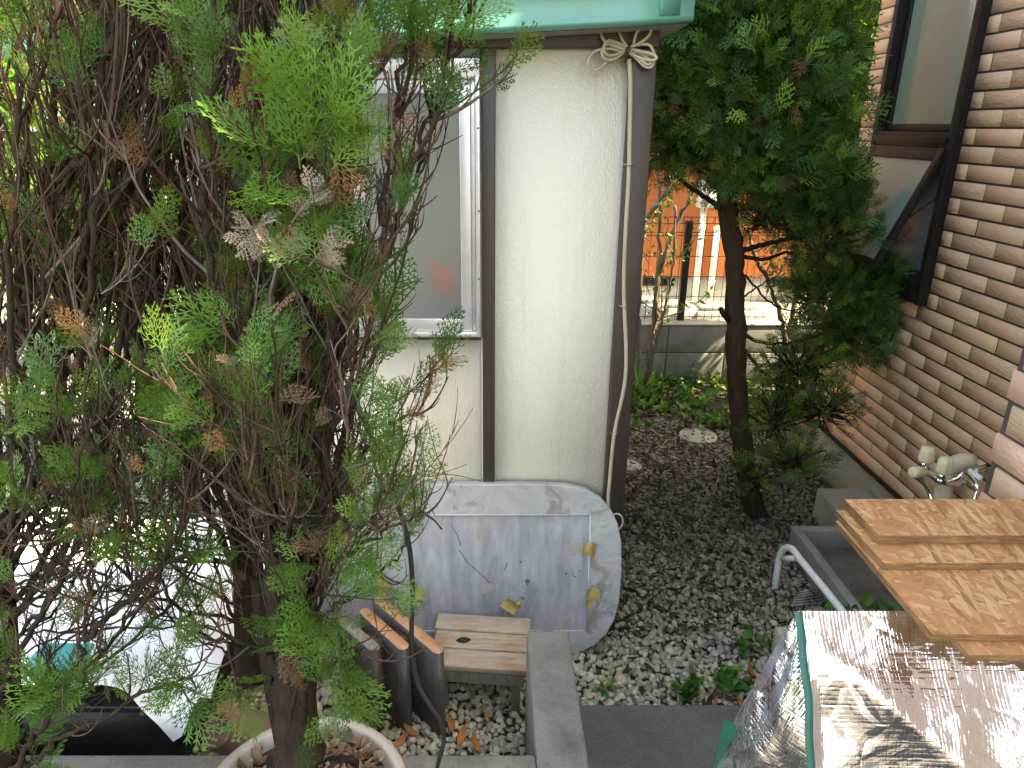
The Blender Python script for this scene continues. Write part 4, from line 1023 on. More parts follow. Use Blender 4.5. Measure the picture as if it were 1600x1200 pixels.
class Conifer:
    def __init__(s, seed):
        s.r = np.random.default_rng(seed); s.trunk = MB(); s.tw = MB(); s.g = MB(); s.dd = MB()
        s.fp = []; s.fd = []; s.fs = []; s.fc = []; s.dp = []; s.dv = []; s.ds = []; s.dc = []
    def live(s, p, d, size, tint=1.0):
        r = s.r; base = np.array((.066,.150,.025)) if r.random() < .7 else np.array((.088,.180,.028))
        if r.random() < .15: base = np.array((.042,.105,.028))
        s.fp.append(p); s.fd.append(d); s.fs.append(size); s.fc.append(base*r.uniform(.75,1.25)*tint)
    def dead(s, p, d, size):
        r = s.r; c = [(.22,.115,.06),(.19,.105,.07),(.17,.115,.09),(.27,.14,.06)][r.integers(4)]
        s.dp.append(p); s.dv.append(d); s.ds.append(size); s.dc.append(np.array(c)*r.uniform(.7,1.1))
    def spray(s, pts, n, size, frac=.5, tint=1.0, kind='live'):
        """fronds along the end of a twig"""
        k = len(pts); r = s.r
        for i in range(n):
            t_ = 1 - frac*i/max(1,n); a = t_*(k-1); j = min(int(a), k-2); p = pts[j]*(1-(a-j)) + pts[j+1]*(a-j)
            d = nrm(pts[j+1]-pts[j]); d = nrm(d + r.normal(0, .45, 3) + np.array((0,0,.15)))
            (s.live(p, d, size*r.uniform(.7,1.2), tint) if kind == 'live' else s.dead(p, d, size*r.uniform(.6,1.0)))
    def leader(s, ctrl, r0, r1, n_tw, tw_len, live_fn, spread=(.35,.8), tw_r=.0032, sub=3, upb=.22, k=7, side=None, t0=.12, size=.085):
        r = s.r; pts = smooth_curve(ctrl, 7); n = len(pts)
        pts[1:-1] += r.normal(0, .0035, (n-2, 3))
        rad = (r0 + (r1-r0)*np.linspace(0,1,n)**.7)*.8
        s.trunk.tube(pts, rad*(1+r.normal(0,.06,n)), k, BARK*r.uniform(.8,1.2))
        for i in range(n_tw):
            t_ = t0 + (1-t0)*r.random(); a = t_*(n-1); j = min(int(a), n-2); p = pts[j] + (pts[j+1]-pts[j])*(a-j)
            ld = nrm(pts[j+1]-pts[j]); az = r.normal(0,1,3)
            if side is not None and r.random() < .6: az = az*.5 + side
            az = az - ld*(az@ld); d = nrm(ld*r.uniform(.5,1.1) + nrm(az)*r.uniform(*spread))
            L = tw_len*r.uniform(.35,1.15)*(1-.35*t_); q = walk(p, d, L, 9, r, upb*r.uniform(.4,1.4), .09)
            rr_ = tw_r*r.uniform(.55,1.35); c = TWIG*r.uniform(.6,1.5) if r.random() < .9 else GREYT*r.uniform(.7,1.1)
            s.tw.tube(q, np.linspace(rr_, rr_*.35, len(q)), 5, c, cap=False)
            lv = live_fn(q[-1]); u_ = r.random()
            if u_ < lv: s.spray(q, r.integers(3,6), size, .55)
            elif u_ < lv + .035: s.spray(q, 2, size*.8, .4, 1, 'dead')
            for _ in range(sub):
                j2 = r.integers(2, 9); d2 = nrm(nrm(q[j2]-q[j2-1]) + r.normal(0,.42,3)); q2 = walk(q[j2], d2, L*r.uniform(.18,.5), 6, r, upb*.7, .16)
                s.tw.tube(q2, np.linspace(rr_*.5, rr_*.22, len(q2)), 4, c*r.uniform(.8,1.15), cap=False)
                lv = live_fn(q2[-1]); u_ = r.random()
                if u_ < lv: s.spray(q2, r.integers(2,5), size*.9, .7)
                elif u_ < lv + .025: s.spray(q2, 1, size*.7, .2, 1, 'dead')
    def build(s, name, base, label, tmpl=FR, group=None):
        o = thing(name, base, label, "tree", group)
        s.trunk.build("trunk", MAT["bark"], o, smooth=True)
        if s.tw.n: s.tw.build("twigs", MAT["bark"], o, smooth=True)
        put_fronds(s.g, tmpl, s.fp, s.fd, s.fs, s.fc, s.r)
        if s.g.n: s.g.build("foliage", MAT["leaf"], o)
        put_fronds(s.dd, tmpl, s.dp, s.dv, s.ds, s.dc, s.r)
        if s.dd.n: s.dd.build("dead_foliage", MAT["dead_leaf"], o)
        return o
def px(p):
    """photo pixel of a world point (used only to choose which twigs still bear leaves)"""
    d = p[1]*CT - (p[2]-CAMZ)*ST; return PU + F*p[0]/d, 600 - F*((p[2]-CAMZ)*CT + p[1]*ST)/d

# ------------------------------------------------------------------ planter bowl and the conifer growing in it
PC = np.array((-.335, .930, 0.)); PZ = .55
pl = thing("planter_bowl", (PC[0], PC[1], .1), "wide worn pink clay planter bowl holding the front conifer", "planter")
m = MB(); m.lathe([(0,.10),(.12,.10),(.135,.12),(.170,.42),(.180,.50),(.189,.512),(.191,.545),(.187,.551),(.174,.551),(.170,.545),(.160,.50)], 56, PC); m.build("bowl", MAT["clay"], pl, smooth=True)
m = MB(); rr_ = np.linspace(0, .165, 14); th_ = np.linspace(0, 2*np.pi, 49)
m.grid(np.array([[(PC[0]+a*math.cos(b), PC[1]+a*math.sin(b), .515 + .02*math.cos(a*9) + .006*math.sin(7*a*30+5*b)) for b in th_] for a in rr_])); m.build("soil", MAT["soil"], pl, smooth=True)
m = MB(); k = 500; a = RNG.uniform(0,2*np.pi,k); q = np.sqrt(RNG.random(k))*.158
scatter(m, LV, LF, np.stack([PC[0]+q*np.cos(a), PC[1]+q*np.sin(a), np.full(k,.538)+RNG.uniform(0,.01,k)],1), RNG.uniform(.012,.04,k), rotmats(k,RNG,.5), np.array([(.20,.12,.08),(.12,.075,.05),(.28,.20,.14)])[RNG.integers(0,3,k)]); m.build("mulch", MAT["dead_leaf"], pl)

def W(*l): return [at(u, v, Y) for u, v, Y in l]
A_ = Conifer(21)
def liveA(p):
    u, v = px(p)
    z = .05 if u > 470 else .02
    if u > 590: z = .13
    if v > 850: z = .20
    if u > 540 and v > 880: z = .03
    if u > 555 and 120 < v < 560: z = .035
    if 400 < u < 580 and 120 < v < 480: z = .06
    if u < 400: z = .02
    if u > 560 and v < 130: z = .14
    return z
A_.trunk.tube(smooth_curve(W((470,1185,.95),(462,1120,.955),(455,1040,.96),(448,960,.96),(440,880,.97),(438,800,.98)), 7), np.linspace(.040,.026,36)*(1+.10*np.sin(np.arange(36)*1.3)+A_.r.normal(0,.05,36)), 14, BARK*.9)
A_.trunk.tube(smooth_curve(W((452,1180,.965),(432,1080,.985),(415,990,1.02),(405,900,1.05)), 7), np.linspace(.022,.016,22), 9, BARK*.75)
LA = [
 ([(440,900,.97),(452,760,.97),(470,600,.96),(468,420,.97),(470,240,.98),(480,60,1.0),(485,-80,1.02)], .017, .007),
 ([(440,820,.98),(430,680,1.0),(415,520,1.02),(395,340,1.04),(388,160,1.06),(396,0,1.08),(400,-90,1.08)], .016, .007),
 ([(450,980,.96),(490,860,.93),(512,740,.92),(520,600,.90),(525,440,.90),(545,280,.90),(560,120,.92),(575,-40,.94)], .012, .004),
 ([(438,800,.98),(440,640,1.02),(436,440,1.05),(432,240,1.07),(436,60,1.09),(438,-80,1.1)], .018, .010),
 ([(405,900,1.05),(390,740,1.08),(370,560,1.10),(358,380,1.12),(350,200,1.13),(340,20,1.14),(336,-80,1.15)], .015, .006),
 ([(452,900,.95),(505,780,.93),(545,650,.92),(570,540,.93),(590,430,.94),(600,300,.96),(615,180,.98),(640,60,1.0),(650,-60,1.0)], .010, .003),
 ([(470,700,.96),(520,560,.97),(575,440,.99),(620,330,1.0),(655,230,1.02),(690,130,1.03),(725,40,1.04),(745,-60,1.05)], .009, .0028),
 ([(480,640,.96),(540,500,1.0),(600,410,1.02),(625,330,1.03),(650,280,1.04),(676,190,1.05),(690,100,1.06),(702,0,1.06)], .008, .0025),
 ([(475,820,.95),(520,770,.9),(560,720,.88),(590,690,.88),(630,655,.88),(660,630,.88)], .0055, .0018),
 ([(470,930,.95),(520,880,.9),(570,850,.87),(620,820,.87),(660,800,.87)], .0055, .0018),
 ([(465,1000,.94),(520,950,.9),(560,920,.88),(610,880,.87),(640,850,.87)], .005, .0016),
 ([(455,1080,.93),(500,1050,.88),(540,1020,.86),(570,1010,.85)], .005, .0016),
 ([(448,1050,.94),(400,1010,.9),(350,1000,.88),(320,1015,.87)], .005, .0016),
 ([(455,760,.95),(420,640,.88),(400,520,.85),(392,400,.83),(410,300,.82),(420,200,.82)], .006, .002),
 ([(470,560,.94),(500,420,.88),(520,330,.86),(540,240,.85),(530,150,.84)], .006, .0025),
 ([(430,700,1.0),(370,560,.98),(330,440,.96),(320,320,.95),(330,200,.95),(345,60,.95),(350,-60,.95)], .010, .004),
]
for i, (c, r0, r1) in enumerate(LA):
    ln = len(c); small = r0 < .0061
    A_.leader(W(*c), r0*(1 if small else .8), r1, (9 if small else 18 if i in (5,6,7) else 28), (.15 if small else .20 if i in (5,6,7) else .30), liveA, sub=2 if small else 4, tw_r=.0018 if small else .0025,
              side=np.array((.8,-.4,0)) if i in (2,5,6,7) else None, t0=.3 if small else .12, size=.062)
for i in range(14):
    ut = A_.r.uniform(365, 545); v0 = A_.r.uniform(620, 1000); Yt = .97 + .12*A_.r.random()
    A_.leader(W((450, v0, .97), (450+(ut-450)*.45, v0-130, .98), (450+(ut-450)*.8, v0-300, 1.0), (ut, v0*.40, Yt), (ut+A_.r.uniform(-10,10), v0*.15, Yt), (ut+A_.r.uniform(-20,20), -80, Yt)), .0075*A_.r.uniform(.7,1.3), .0028, 17, .28, liveA, sub=3, tw_r=.0023, size=.06)
# the bright clump of sprays in front
for (u, v, Y, n_, sz, du) in [(455,170,.83,6,.10,(-.3,-.3,.9)),(480,200,.82,7,.10,(.2,-.3,.9)),(510,160,.82,6,.085,(.3,-.3,.8)),(512,230,.82,6,.085,(.5,-.3,.4)),(450,240,.82,6,.09,(-.8,-.3,.1)),(480,270,.82,6,.09,(-.2,-.4,-.3)),(508,300,.83,6,.08,(.4,-.3,-.4)),(518,370,.83,5,.075,(.4,-.3,.3)),
                         (530,430,.85,4,.07,(.5,-.2,.1)),(360,520,.9,7,.09,(-.3,-.4,.5)),(340,560,.9,6,.09,(-.5,-.4,-.2)),(300,590,.9,5,.08,(-.6,-.4,-.1)),(640,60,.95,4,.07,(.4,-.3,.6)),(695,45,.95,4,.065,(.8,-.2,.4)),(585,80,.92,4,.08,(.0,-.3,.9)),(300,20,.9,5,.08,(.2,-.3,.9)),(310,95,.92,4,.075,(-.2,-.3,.4)),
                         (500,960,.85,6,.09,(.3,-.4,.5)),(515,1050,.84,6,.09,(.7,-.4,.0)),(470,1010,.84,5,.09,(-.1,-.5,.6)),(530,1085,.83,5,.085,(.7,-.4,-.4)),(420,1080,.85,5,.08,(-.5,-.4,.2)),(500,1110,.84,4,.08,(.3,-.5,-.2)),(550,880,.86,5,.085,(.6,-.3,.4)),(470,880,.88,4,.08,(-.3,-.4,.5))]:
    p = at(u, v, Y)
    for k_ in range(n_):
        d = nrm(np.array(du) + A_.r.normal(0,.45,3)); A_.live(p + A_.r.normal(0,.014,3), d, sz*A_.r.uniform(.6,.98), 1.12)
for (u, v, Y, n_, sz, du) in [(500,250,.815,2,.06,(.2,-.2,-1)),(470,320,.81,2,.06,(-.1,-.2,-.9)),(575,75,.93,3,.06,(.2,-.3,.5)),(600,95,.93,3,.07,(-.5,-.3,.1)),(530,420,.84,2,.07,(.1,-.3,-.9)),(400,1070,.85,3,.06,(-.2,-.4,-.5)),(455,1030,.84,2,.06,(.1,-.4,-.7))]:
    p = at(u, v, Y)
    for k_ in range(n_): A_.dead(p + A_.r.normal(0,.012,3), nrm(np.array(du)+A_.r.normal(0,.35,3)), sz*A_.r.uniform(.7,1.1))
def tangle(T, n, u0, v0r, Y, ur, vr, live, seed_r0=.0048):
    for i in range(n):
        va = T.r.uniform(*v0r); ut = T.r.uniform(*ur); vt = min(va-20, T.r.uniform(*vr)); Yt = Y + T.r.uniform(-.28, .16)
        c = [(u0+(va-900)*-.02, va, Y), (u0+(ut-u0)*.45, va-(va-vt)*.18+T.r.uniform(-15,15), Y+(Yt-Y)*.5), (u0+(ut-u0)*.8, va-(va-vt)*.5, Yt), (ut, vt, Yt), (ut+(ut-u0)*.05, vt-T.r.uniform(60,140), Yt)]
        T.leader(W(*c), seed_r0*T.r.uniform(.6,1.4), .0016, 12, .22, live, sub=4, tw_r=.0019, size=.055)
for i in range(30):
    ub = A_.r.uniform(425, 495); vb = A_.r.uniform(1040, 1165); Yb = .95 + A_.r.uniform(-.035, .045); um = A_.r.uniform(385, 560); ut = um + A_.r.uniform(-25, 25)
    A_.leader(W((ub, vb, Yb), (ub+(um-ub)*.35, vb-150, Yb), (ub+(um-ub)*.75, vb-330, Yb+.01), (um, vb-560, Yb+.03), (ut, vb-800, Yb+.05)), .0075*A_.r.uniform(.6,1.35), .0024, 13, .20, lambda p: .05, sub=3, tw_r=.002, t0=.25, size=.055)
tangle(A_, 16, 450, (680,1000), .97, (380,600), (480,880), lambda p: .05)
for ctrl in [[(425,560,.92),(420,480,.86),(432,420,.82),(450,360,.80),(478,318,.79),(500,290,.79)], [(432,420,.82),(415,385,.80),(400,365,.79),(388,372,.79)], [(440,390,.81),(470,375,.79),(500,378,.78),(520,392,.78)], [(450,360,.80),(430,345,.79),(412,350,.785),(398,362,.78)]]:
    q = smooth_curve(W(*ctrl), 7); A_.tw.tube(q, np.linspace(.0022,.0010,len(q)), 6, GREYT*1.3, cap=False)
    for k_ in range(7):
        j_ = A_.r.integers(len(q)//2, len(q)-1); A_.dp.append(q[j_]); A_.dv.append(nrm(q[j_+1]-q[j_]+A_.r.normal(0,.004,3))); A_.ds.append(.03); A_.dc.append(np.array((.34,.28,.23))*A_.r.uniform(.7,1.1))
A_.build("potted_conifer", (PC[0], PC[1], .52), "tall conifer with upright brown stems and bright green sprays growing in the pink planter", group="conifers on the left")

def liveB(p):
    u, v = px(p); r = .018
    if v > 880: r = .07
    if v < 120: r = .04
    return r
B_ = Conifer(33)
B_.trunk.tube(smooth_curve(W((392,1060,1.34),(388,960,1.34),(384,860,1.34),(378,740,1.35)), 8), np.linspace(.036,.026,25), 12, BARK*.6)
tops = [(60,1.3),(110,1.25),(150,1.2),(190,1.3),(225,1.2),(255,1.25),(285,1.35),(310,1.25),(335,1.4),(365,1.35),(410,1.4),(450,1.45),(500,1.4),(130,1.1),(240,1.1)] + [(B_.r.uniform(60,500), B_.r.uniform(1.1,1.5)) for _ in range(16)]
for i, (ut, Yt) in enumerate(tops):
    v0 = B_.r.uniform(640, 960); u0 = 384 - (960-v0)*.03; sag = (384-ut)
    c = [(u0, v0, 1.34), (u0-sag*.28+B_.r.uniform(-8,8), v0-170, 1.34+(Yt-1.34)*.3), (u0-sag*.55+B_.r.uniform(-10,10), v0-330, 1.34+(Yt-1.34)*.6), (ut+sag*.22+B_.r.uniform(-9,9), v0*.36, Yt), (ut+sag*.05, v0*.12, Yt), (ut-sag*.05, -80, Yt)]
    B_.leader(W(*c), .0088*B_.r.uniform(.6,1.4), .003, 21, .34, liveB, sub=3, tw_r=.0023, size=.06)
tangle(B_, 36, 386, (640,1040), 1.33, (20,540), (420,980), lambda p: .025)
B_.build("old_conifer", (at(388,1000,1.34)[0], 1.34, 0), "bare stemmed conifer with a thick dark trunk standing behind the potted one", group="conifers on the left")
C_ = Conifer(45)
C_.trunk.tube(smooth_curve(W((10,1220,1.15),(6,1080,1.15),(0,940,1.16),(-12,800,1.18),(-20,640,1.2)), 7), np.linspace(.034,.02,29), 11, BARK*.6)
tops = [(-60,1.2),(0,1.15),(45,1.1),(90,1.05),(140,1.1),(190,1.0),(240,1.05),(290,1.1),(30,1.0),(170,1.2)] + [(C_.r.uniform(-60,300), C_.r.uniform(.98,1.3)) for _ in range(12)]
for i, (ut, Yt) in enumerate(tops):
    v0 = C_.r.uniform(520, 1000); u0 = -6; sag = (u0-ut)
    c = [(u0, v0, 1.17), (u0-sag*.35+C_.r.uniform(-12,12), v0-110, 1.17+(Yt-1.17)*.3), (u0-sag*.62+C_.r.uniform(-15,15), v0-260, 1.17+(Yt-1.17)*.6), (ut+sag*.15+C_.r.uniform(-12,12), v0*.40, Yt), (ut+sag*.02, v0*.14, Yt), (ut-sag*.06, -80, Yt)]
    C_.leader(W(*c), .0085*C_.r.uniform(.6,1.4), .003, 21, .34, liveB, sub=3, tw_r=.0023, size=.06, side=np.array((.6,-.2,0)))
for c in [[(5,1240,1.1),(30,1190,.98),(70,1130,.95),(110,1060,.96),(130,990,.97),(138,930,.98),(150,850,1.0)], [(8,1205,1.12),(50,1190,1.0),(95,1155,.95),(180,1110,.95),(250,1075,.96),(300,1060,.97)], [(130,1000,.97),(190,940,.98),(260,880,.98),(330,860,.99)], [(2,1090,1.12),(20,1040,1.0),(60,960,.98),(120,860,.99),(200,760,1.0),(260,640,1.0)]]:
    C_.leader(W(*c), .0085, .003, 16, .16, lambda p: .22 if px(p)[1] > 960 else .06, sub=2, tw_r=.002, size=.075)
tangle(C_, 36, 0, (640,1150), 1.16, (30,380), (480,1080), lambda p: .04)
C_.build("leaning_conifer", (at(10,1200,1.15)[0], 1.15, 0), "dark conifer at the left edge with branches sweeping to the right", group="conifers on the left")

# ------------------------------------------------------------------ clipped conifer in the passage
D_ = Conifer(60); r = D_.r
tr = smooth_curve([gnd(1182,812,-.02), at(1172,770,2.80), at(1160,700,2.80), at(1152,600,2.80), at(1150,500,2.80), at(1146,400,2.80), at(1136,320,2.80), at(1130,230,2.80), at(1150,100,2.80), at(1165,-60,2.80), at(1170,-200,2.8)], 7)
kn = len(tr); D_.trunk.tube(tr + r.normal(0,.003,(kn,3)), np.interp(np.linspace(0,1,kn), [0,.06,.3,.6,.75,1], [.056,.046,.040,.036,.028,.012])*(1+r.normal(0,.05,kn)), 14, BARK*np.array((1.5,1.3,1.15)))
D_.trunk.tube([at(1138,500,2.78), at(1130,490,2.76), at(1126,482,2.75)], [.012,.011,.010], 7, BARK)
def br(ctrl, r0, r1): 
    q = smooth_curve(W(*ctrl), 6); D_.trunk.tube(q + r.normal(0,.002,q.shape), np.linspace(r0, r1, len(q)), 7, BARK*.8, cap=False); return q
brs = [br([(1152,395,2.8),(1180,385,2.8),(1210,378,2.78),(1240,372,2.76),(1290,370,2.75)], .012, .006), br([(1155,400,2.8),(1195,405,2.82),(1235,395,2.84),(1280,420,2.85)], .009, .004),
       br([(1150,515,2.8),(1190,535,2.78),(1240,535,2.76),(1290,520,2.75)], .009, .003), br([(1158,540,2.8),(1200,590,2.8),(1250,620,2.8),(1300,640,2.8)], .007, .003), br([(1160,640,2.8),(1190,660,2.78),(1230,665,2.76),(1280,650,2.75)], .006,.002),
       br([(1136,335,2.8),(1105,310,2.78),(1075,290,2.76),(1050,270,2.75)], .012, .006), br([(1132,300,2.8),(1095,270,2.8),(1060,230,2.8),(1030,200,2.8)], .011, .005), br([(1128,260,2.8),(1110,250,2.78),(1090,235,2.77),(1080,190,2.76)], .009,.005),
       br([(1165,430,2.8),(1200,470,2.78),(1230,485,2.77),(1260,480,2.75)], .005,.002), br([(1150,470,2.8),(1180,450,2.78),(1215,430,2.77)], .005,.002)]
def clump(u, v, Y, rx, ry, rz, n, size, dens=.6, tint=1.0, tw=40):
    """leaf fans through an ellipsoid, thicker towards its outside, growing out and up"""
    n = int(n*(1.55 if v < 320 else 1.15)); tint = tint*1.3; size = size*.80
    c = at(u, v, Y); q = r.normal(0,1,(n,3)); q /= np.linalg.norm(q,axis=1)[:,None]
    rad = r.uniform(0,1,n)**dens; lump_ = 1 + .30*np.sin(q[:,0]*5+u)*np.cos(q[:,2]*6+v) + .16*np.sin(q[:,1]*11+q[:,2]*9)
    p = c + q*(rad*lump_)[:,None]*np.array((rx,ry,rz)); p[:,0] = np.minimum(p[:,0], BXW-.05); p[:,1] = np.where((p[:,0] < .50) & (p[:,1] < 3.4), np.maximum(p[:,1], 2.5), p[:,1])
    keep = ~((p[:,0] < .47) & (p[:,1] < 3.40)); 
    d = q + np.array((0,0,.55)) + r.normal(0,.5,(n,3))
    shade = r.choice(4, n, p=[.34,.34,.22,.10]); pal_ = np.array([(.040,.095,.026),(.085,.175,.030),(.048,.120,.045),(.17,.28,.045)])
    col = pal_[shade]*r.uniform(.7,1.25,(n,1))*tint
    for a, b, cc, ss in zip(p[keep], d[keep], col[keep], size*np.exp(r.normal(0,.25,n))[keep]):
        D_.fp.append(a); D_.fd.append(b); D_.fs.append(ss); D_.fc.append(cc)
    for i in range(int(n*.035)):
        a = q[i]*np.array((rx,ry,rz))*r.uniform(.3,.95)+c
        if a[0] > .48: D_.dp.append(a); D_.dv.append(np.array((r.normal(0,.4), r.normal(0,.4)-.3, -.8))); D_.ds.append(size*1.05); D_.dc.append(np.array([(.16,.075,.042),(.11,.065,.05)][i%2])*r.uniform(.7,1.2))
    for i in range(tw):
        e = c + q[i]*np.array((rx,ry,rz))*.9; s0 = c + (q[i]*.15 + r.normal(0,.08,3))*np.array((rx,ry,rz)); s0[2] -= rz*.35
        if e[0] < .5 or e[0] > BXW-.03: continue
        md = (s0+e)/2 + r.normal(0,.02,3); D_.tw.tube(smooth_curve([s0, md, e], 4), np.linspace(.004,.0012,9), 4, BARK*r.uniform(.6,1.1), cap=False)
clump(1180, 90, 2.80, .31, .33, .38, 2600, .085, .42)
clump(1120, -40, 2.80, .30, .33, .30, 1100, .085, .45)
clump(1215, -60, 2.85, .25, .30, .32, 1100, .085, .45)
clump(1085, 150, 2.80, .20, .25, .26, 900, .08, .45, .85)
clump(1190, 235, 2.76, .27, .27, .17, 1100, .08, .5, .9)
clump(1262, 190, 2.85, .13, .25, .26, 700, .08, .5, 1.0)
clump(1292, 300, 2.88, .10, .15, .13, 620, .07, .5, .95)
clump(1342, 440, 2.90, .15, .18, .17, 720, .07, .5, 1.0)
clump(1290, 350, 2.80, .17, .18, .18, 520, .07, .55, .8)
clump(1330, 520, 2.88, .15, .16, .13, 520, .07, .5, .95)
clump(1270, 450, 2.82, .13, .15, .16, 300, .07, .6, .8)
clump(1250, 560, 2.78, .18, .14, .14, 170, .075, .6, .85, 60)
clump(1290, 630, 2.78, .16, .14, .12, 130, .07, .6, .85, 60)
clump(1215, 640, 2.76, .14, .12, .16, 110, .07, .6, .8, 50)
clump(1240, 715, 2.72, .15, .12, .07, 110, .07, .6, .85, 50)
clump(1185, 740, 2.70, .09, .08, .10, 50, .06, .6, .8, 26)
clump(1200, 330, 2.80, .14, .14, .10, 160, .07, .6, .8, 70)
clump(1060, 230, 2.80, .10, .14, .11, 170, .07, .6, .7, 40)
D_.build("clipped_conifer", gnd(1180,812,0), "clipped conifer with a dark leaning trunk and dense green crown between shed and brick house", FRs)

# ------------------------------------------------------------------ shrubs with thin pale stems behind
def shrub(name, label, seed, stems, leaves, lcol, size=.03, group=None):
    r = np.random.default_rng(seed); b = W(stems[0][0][0])[0]; b[2] = 0
    o = thing(name, b, label, "shrub", group); m = MB(); tips = []
    for ctrl, r0 in stems:
        q = smooth_curve(W(*ctrl), 7); q[1:] += r.normal(0,.004,(len(q)-1,3)); m.tube(q, np.linspace(r0, r0*.45, len(q)), 8, np.array((.21,.165,.14))*r.uniform(.8,1.15))
        for i in range(6):
            j = r.integers(len(q)//3, len(q)); t_ = walk(q[j], nrm(r.normal(0,.6,3)+np.array((0,-.1,.6))), r.uniform(.15,.45), 6, r, .1, .15); m.tube(t_, np.linspace(.005,.0015,7), 5, np.array((.22,.18,.15)), cap=False); tips += [t_[k] for k in range(2,7)]
    m.build("stems", MAT["bark"], o, smooth=True)
    tips = np.array(tips); p = tips[r.integers(0,len(tips),leaves)] + r.normal(0,.03,(leaves,3)); p[:,2] = np.maximum(p[:,2], .1); m = MB()
    scatter(m, LV, LF, p, r.uniform(.6,1.3,leaves)*size, frames(r.normal(0,1,(leaves,3)), r, np.array((0,0,1.)), .6), np.array(lcol)*r.uniform(.7,1.3,(leaves,1))); m.build("leaves", MAT["broadleaf"], o)
shrub("bare_shrub", "thin multi-stemmed shrub with few leaves against the fence beside the shed corner", 3,
      [([(1000,620,4.25),(996,560,4.25),(998,480,4.22),(1003,380,4.2),(1012,340,4.2),(1040,300,4.18),(1060,250,4.15)], .024), ([(1004,620,4.28),(1015,560,4.28),(1022,500,4.28),(1032,420,4.26),(1062,340,4.25),(1088,290,4.25),(1100,230,4.2)], .020),
       ([(1006,612,4.3),(1022,520,4.32),(1028,440,4.34),(1030,380,4.35),(1030,300,4.36),(1026,220,4.36)], .016), ([(1010,600,4.26),(1026,530,4.25),(1042,470,4.25),(1054,400,4.22),(1055,320,4.22)], .013)], 260, (.10,.20,.04), .04)
shrub("grey_shrub", "pale stemmed shrub rising over the garden wall right of the leaning trunk", 4,
      [([(1216,600,4.3),(1225,520,4.3),(1212,470,4.28),(1196,430,4.25),(1180,400,4.2),(1170,360,4.2)], .020), ([(1222,600,4.3),(1235,510,4.3),(1248,450,4.3),(1270,390,4.3)], .018)], 160, (.08,.17,.04), .04)

# ------------------------------------------------------------------ low plants
def low_plant(name, label, pos, n, h, size, col, seed, grass=False):
    r = np.random.default_rng(seed); o = thing(name, pos, label, "plant"); m = MB(); ms = MB()
    P_, D2_ = [], []
    for i in range(n):
        a = r.uniform(0, 2*np.pi); d = np.array((math.cos(a), math.sin(a), r.uniform(.6,2.0) if not grass else r.uniform(1.4,4)))
        q = walk(np.array(pos)+r.normal(0,.012,3)*np.array((1,1,0)), d, h*r.uniform(.5,1.1), 5, r, -.12, .1)
        ms.tube(q, np.linspace(.0014,.0008,6), 4, np.array(col)*.8, cap=False)
        if grass: P_.append(q[3]); D2_.append(q[5]-q[2])
        else:
            for k_ in (2,3,4,5): P_.append(q[k_]); D2_.append(nrm(r.normal(0,.8,3)+np.array((0,0,.1))))
    P_ = np.array(P_); k_ = len(P_); ms.build("stems", MAT["bark"], o)
    LVx = LV.copy(); LVx[:,1] += .5
    if grass: LVx[:,0] *= .25
    else: LVx[:,0] *= 1.7
    scatter(m, LVx, LF, P_, r.uniform(.7,1.2,k_)*size, frames(np.array(D2_), r, np.array((0,0,1.)), .3), np.array(col)*r.uniform(.75,1.25,(k_,1))); m.build("leaves", MAT["broadleaf"], o)
low_plant("leafy_weed", "bright green leafy weed at the slab edge left of the foil", gnd(1140,1070,.02), 8, .06, .045, (.065,.20,.03), 1)
low_plant("leafy_weed", "low dark green weed on the gravel between the slab and the stake", gnd(1172,1012,.02), 5, .07, .04, (.05,.16,.03), 2)
low_plant("leafy_weed", "flat leaved weed at the gravel edge nearest the block wall", gnd(1085,1085,.02), 6, .05, .045, (.05,.17,.025), 8)
low_plant("leafy_weed", "single pale green sprig on the gravel beside the block wall end", gnd(945,1080,.02), 2, .03, .035, (.10,.22,.05), 9)
low_plant("grass_tuft", "thin grass tuft at the foot of the bare shrub", gnd(992,640,.02), 14, .26, .16, (.10,.25,.04), 3, True)
low_plant("grass_tuft", "small grass tuft under the garden wall left of the trunk", gnd(1022,618,.02), 8, .16, .12, (.09,.22,.04), 4, True)
low_plant("leafy_weed", "tall leafy weed in front of the garden wall", gnd(1085,632,.02), 7, .16, .07, (.06,.19,.035), 5)
low_plant("vine_sprig", "green vine sprig hanging by the basin floor next to the boards", np.array((1.34,2.0,.06)), 5, .14, .05, (.07,.22,.03), 6)
low_plant("vine_sprig", "second vine sprig in the basin nearer the foil", np.array((1.36,1.78,.05)), 4, .12, .045, (.06,.19,.03), 7)
m = MB(); k = 2600; p = np.stack([RNG.uniform(.3,2.4,k), RNG.uniform(3.75,4.55,k), np.zeros(k)],1); dn = np.sin(p[:,0]*7+1)*np.cos(p[:,1]*9) + RNG.normal(0,.5,k); p = p[dn > -.1]; k = len(p)
p[:,2] = np.abs(RNG.normal(0,.05,k))*np.clip((p[:,1]-3.6)/.6,.2,1) + .015
LVg = LV.copy(); LVg[:,0] *= 1.6
scatter(m, LVg, LF, p, RNG.uniform(.025,.07,k), rotmats(k,RNG,.6), np.array([(.055,.15,.03),(.09,.20,.035),(.12,.21,.035),(.04,.11,.03)])[RNG.integers(0,4,k)]*RNG.uniform(.7,1.2,(k,1)))
tag(m.build("ground_cover", MAT["broadleaf"]), kind="stuff")

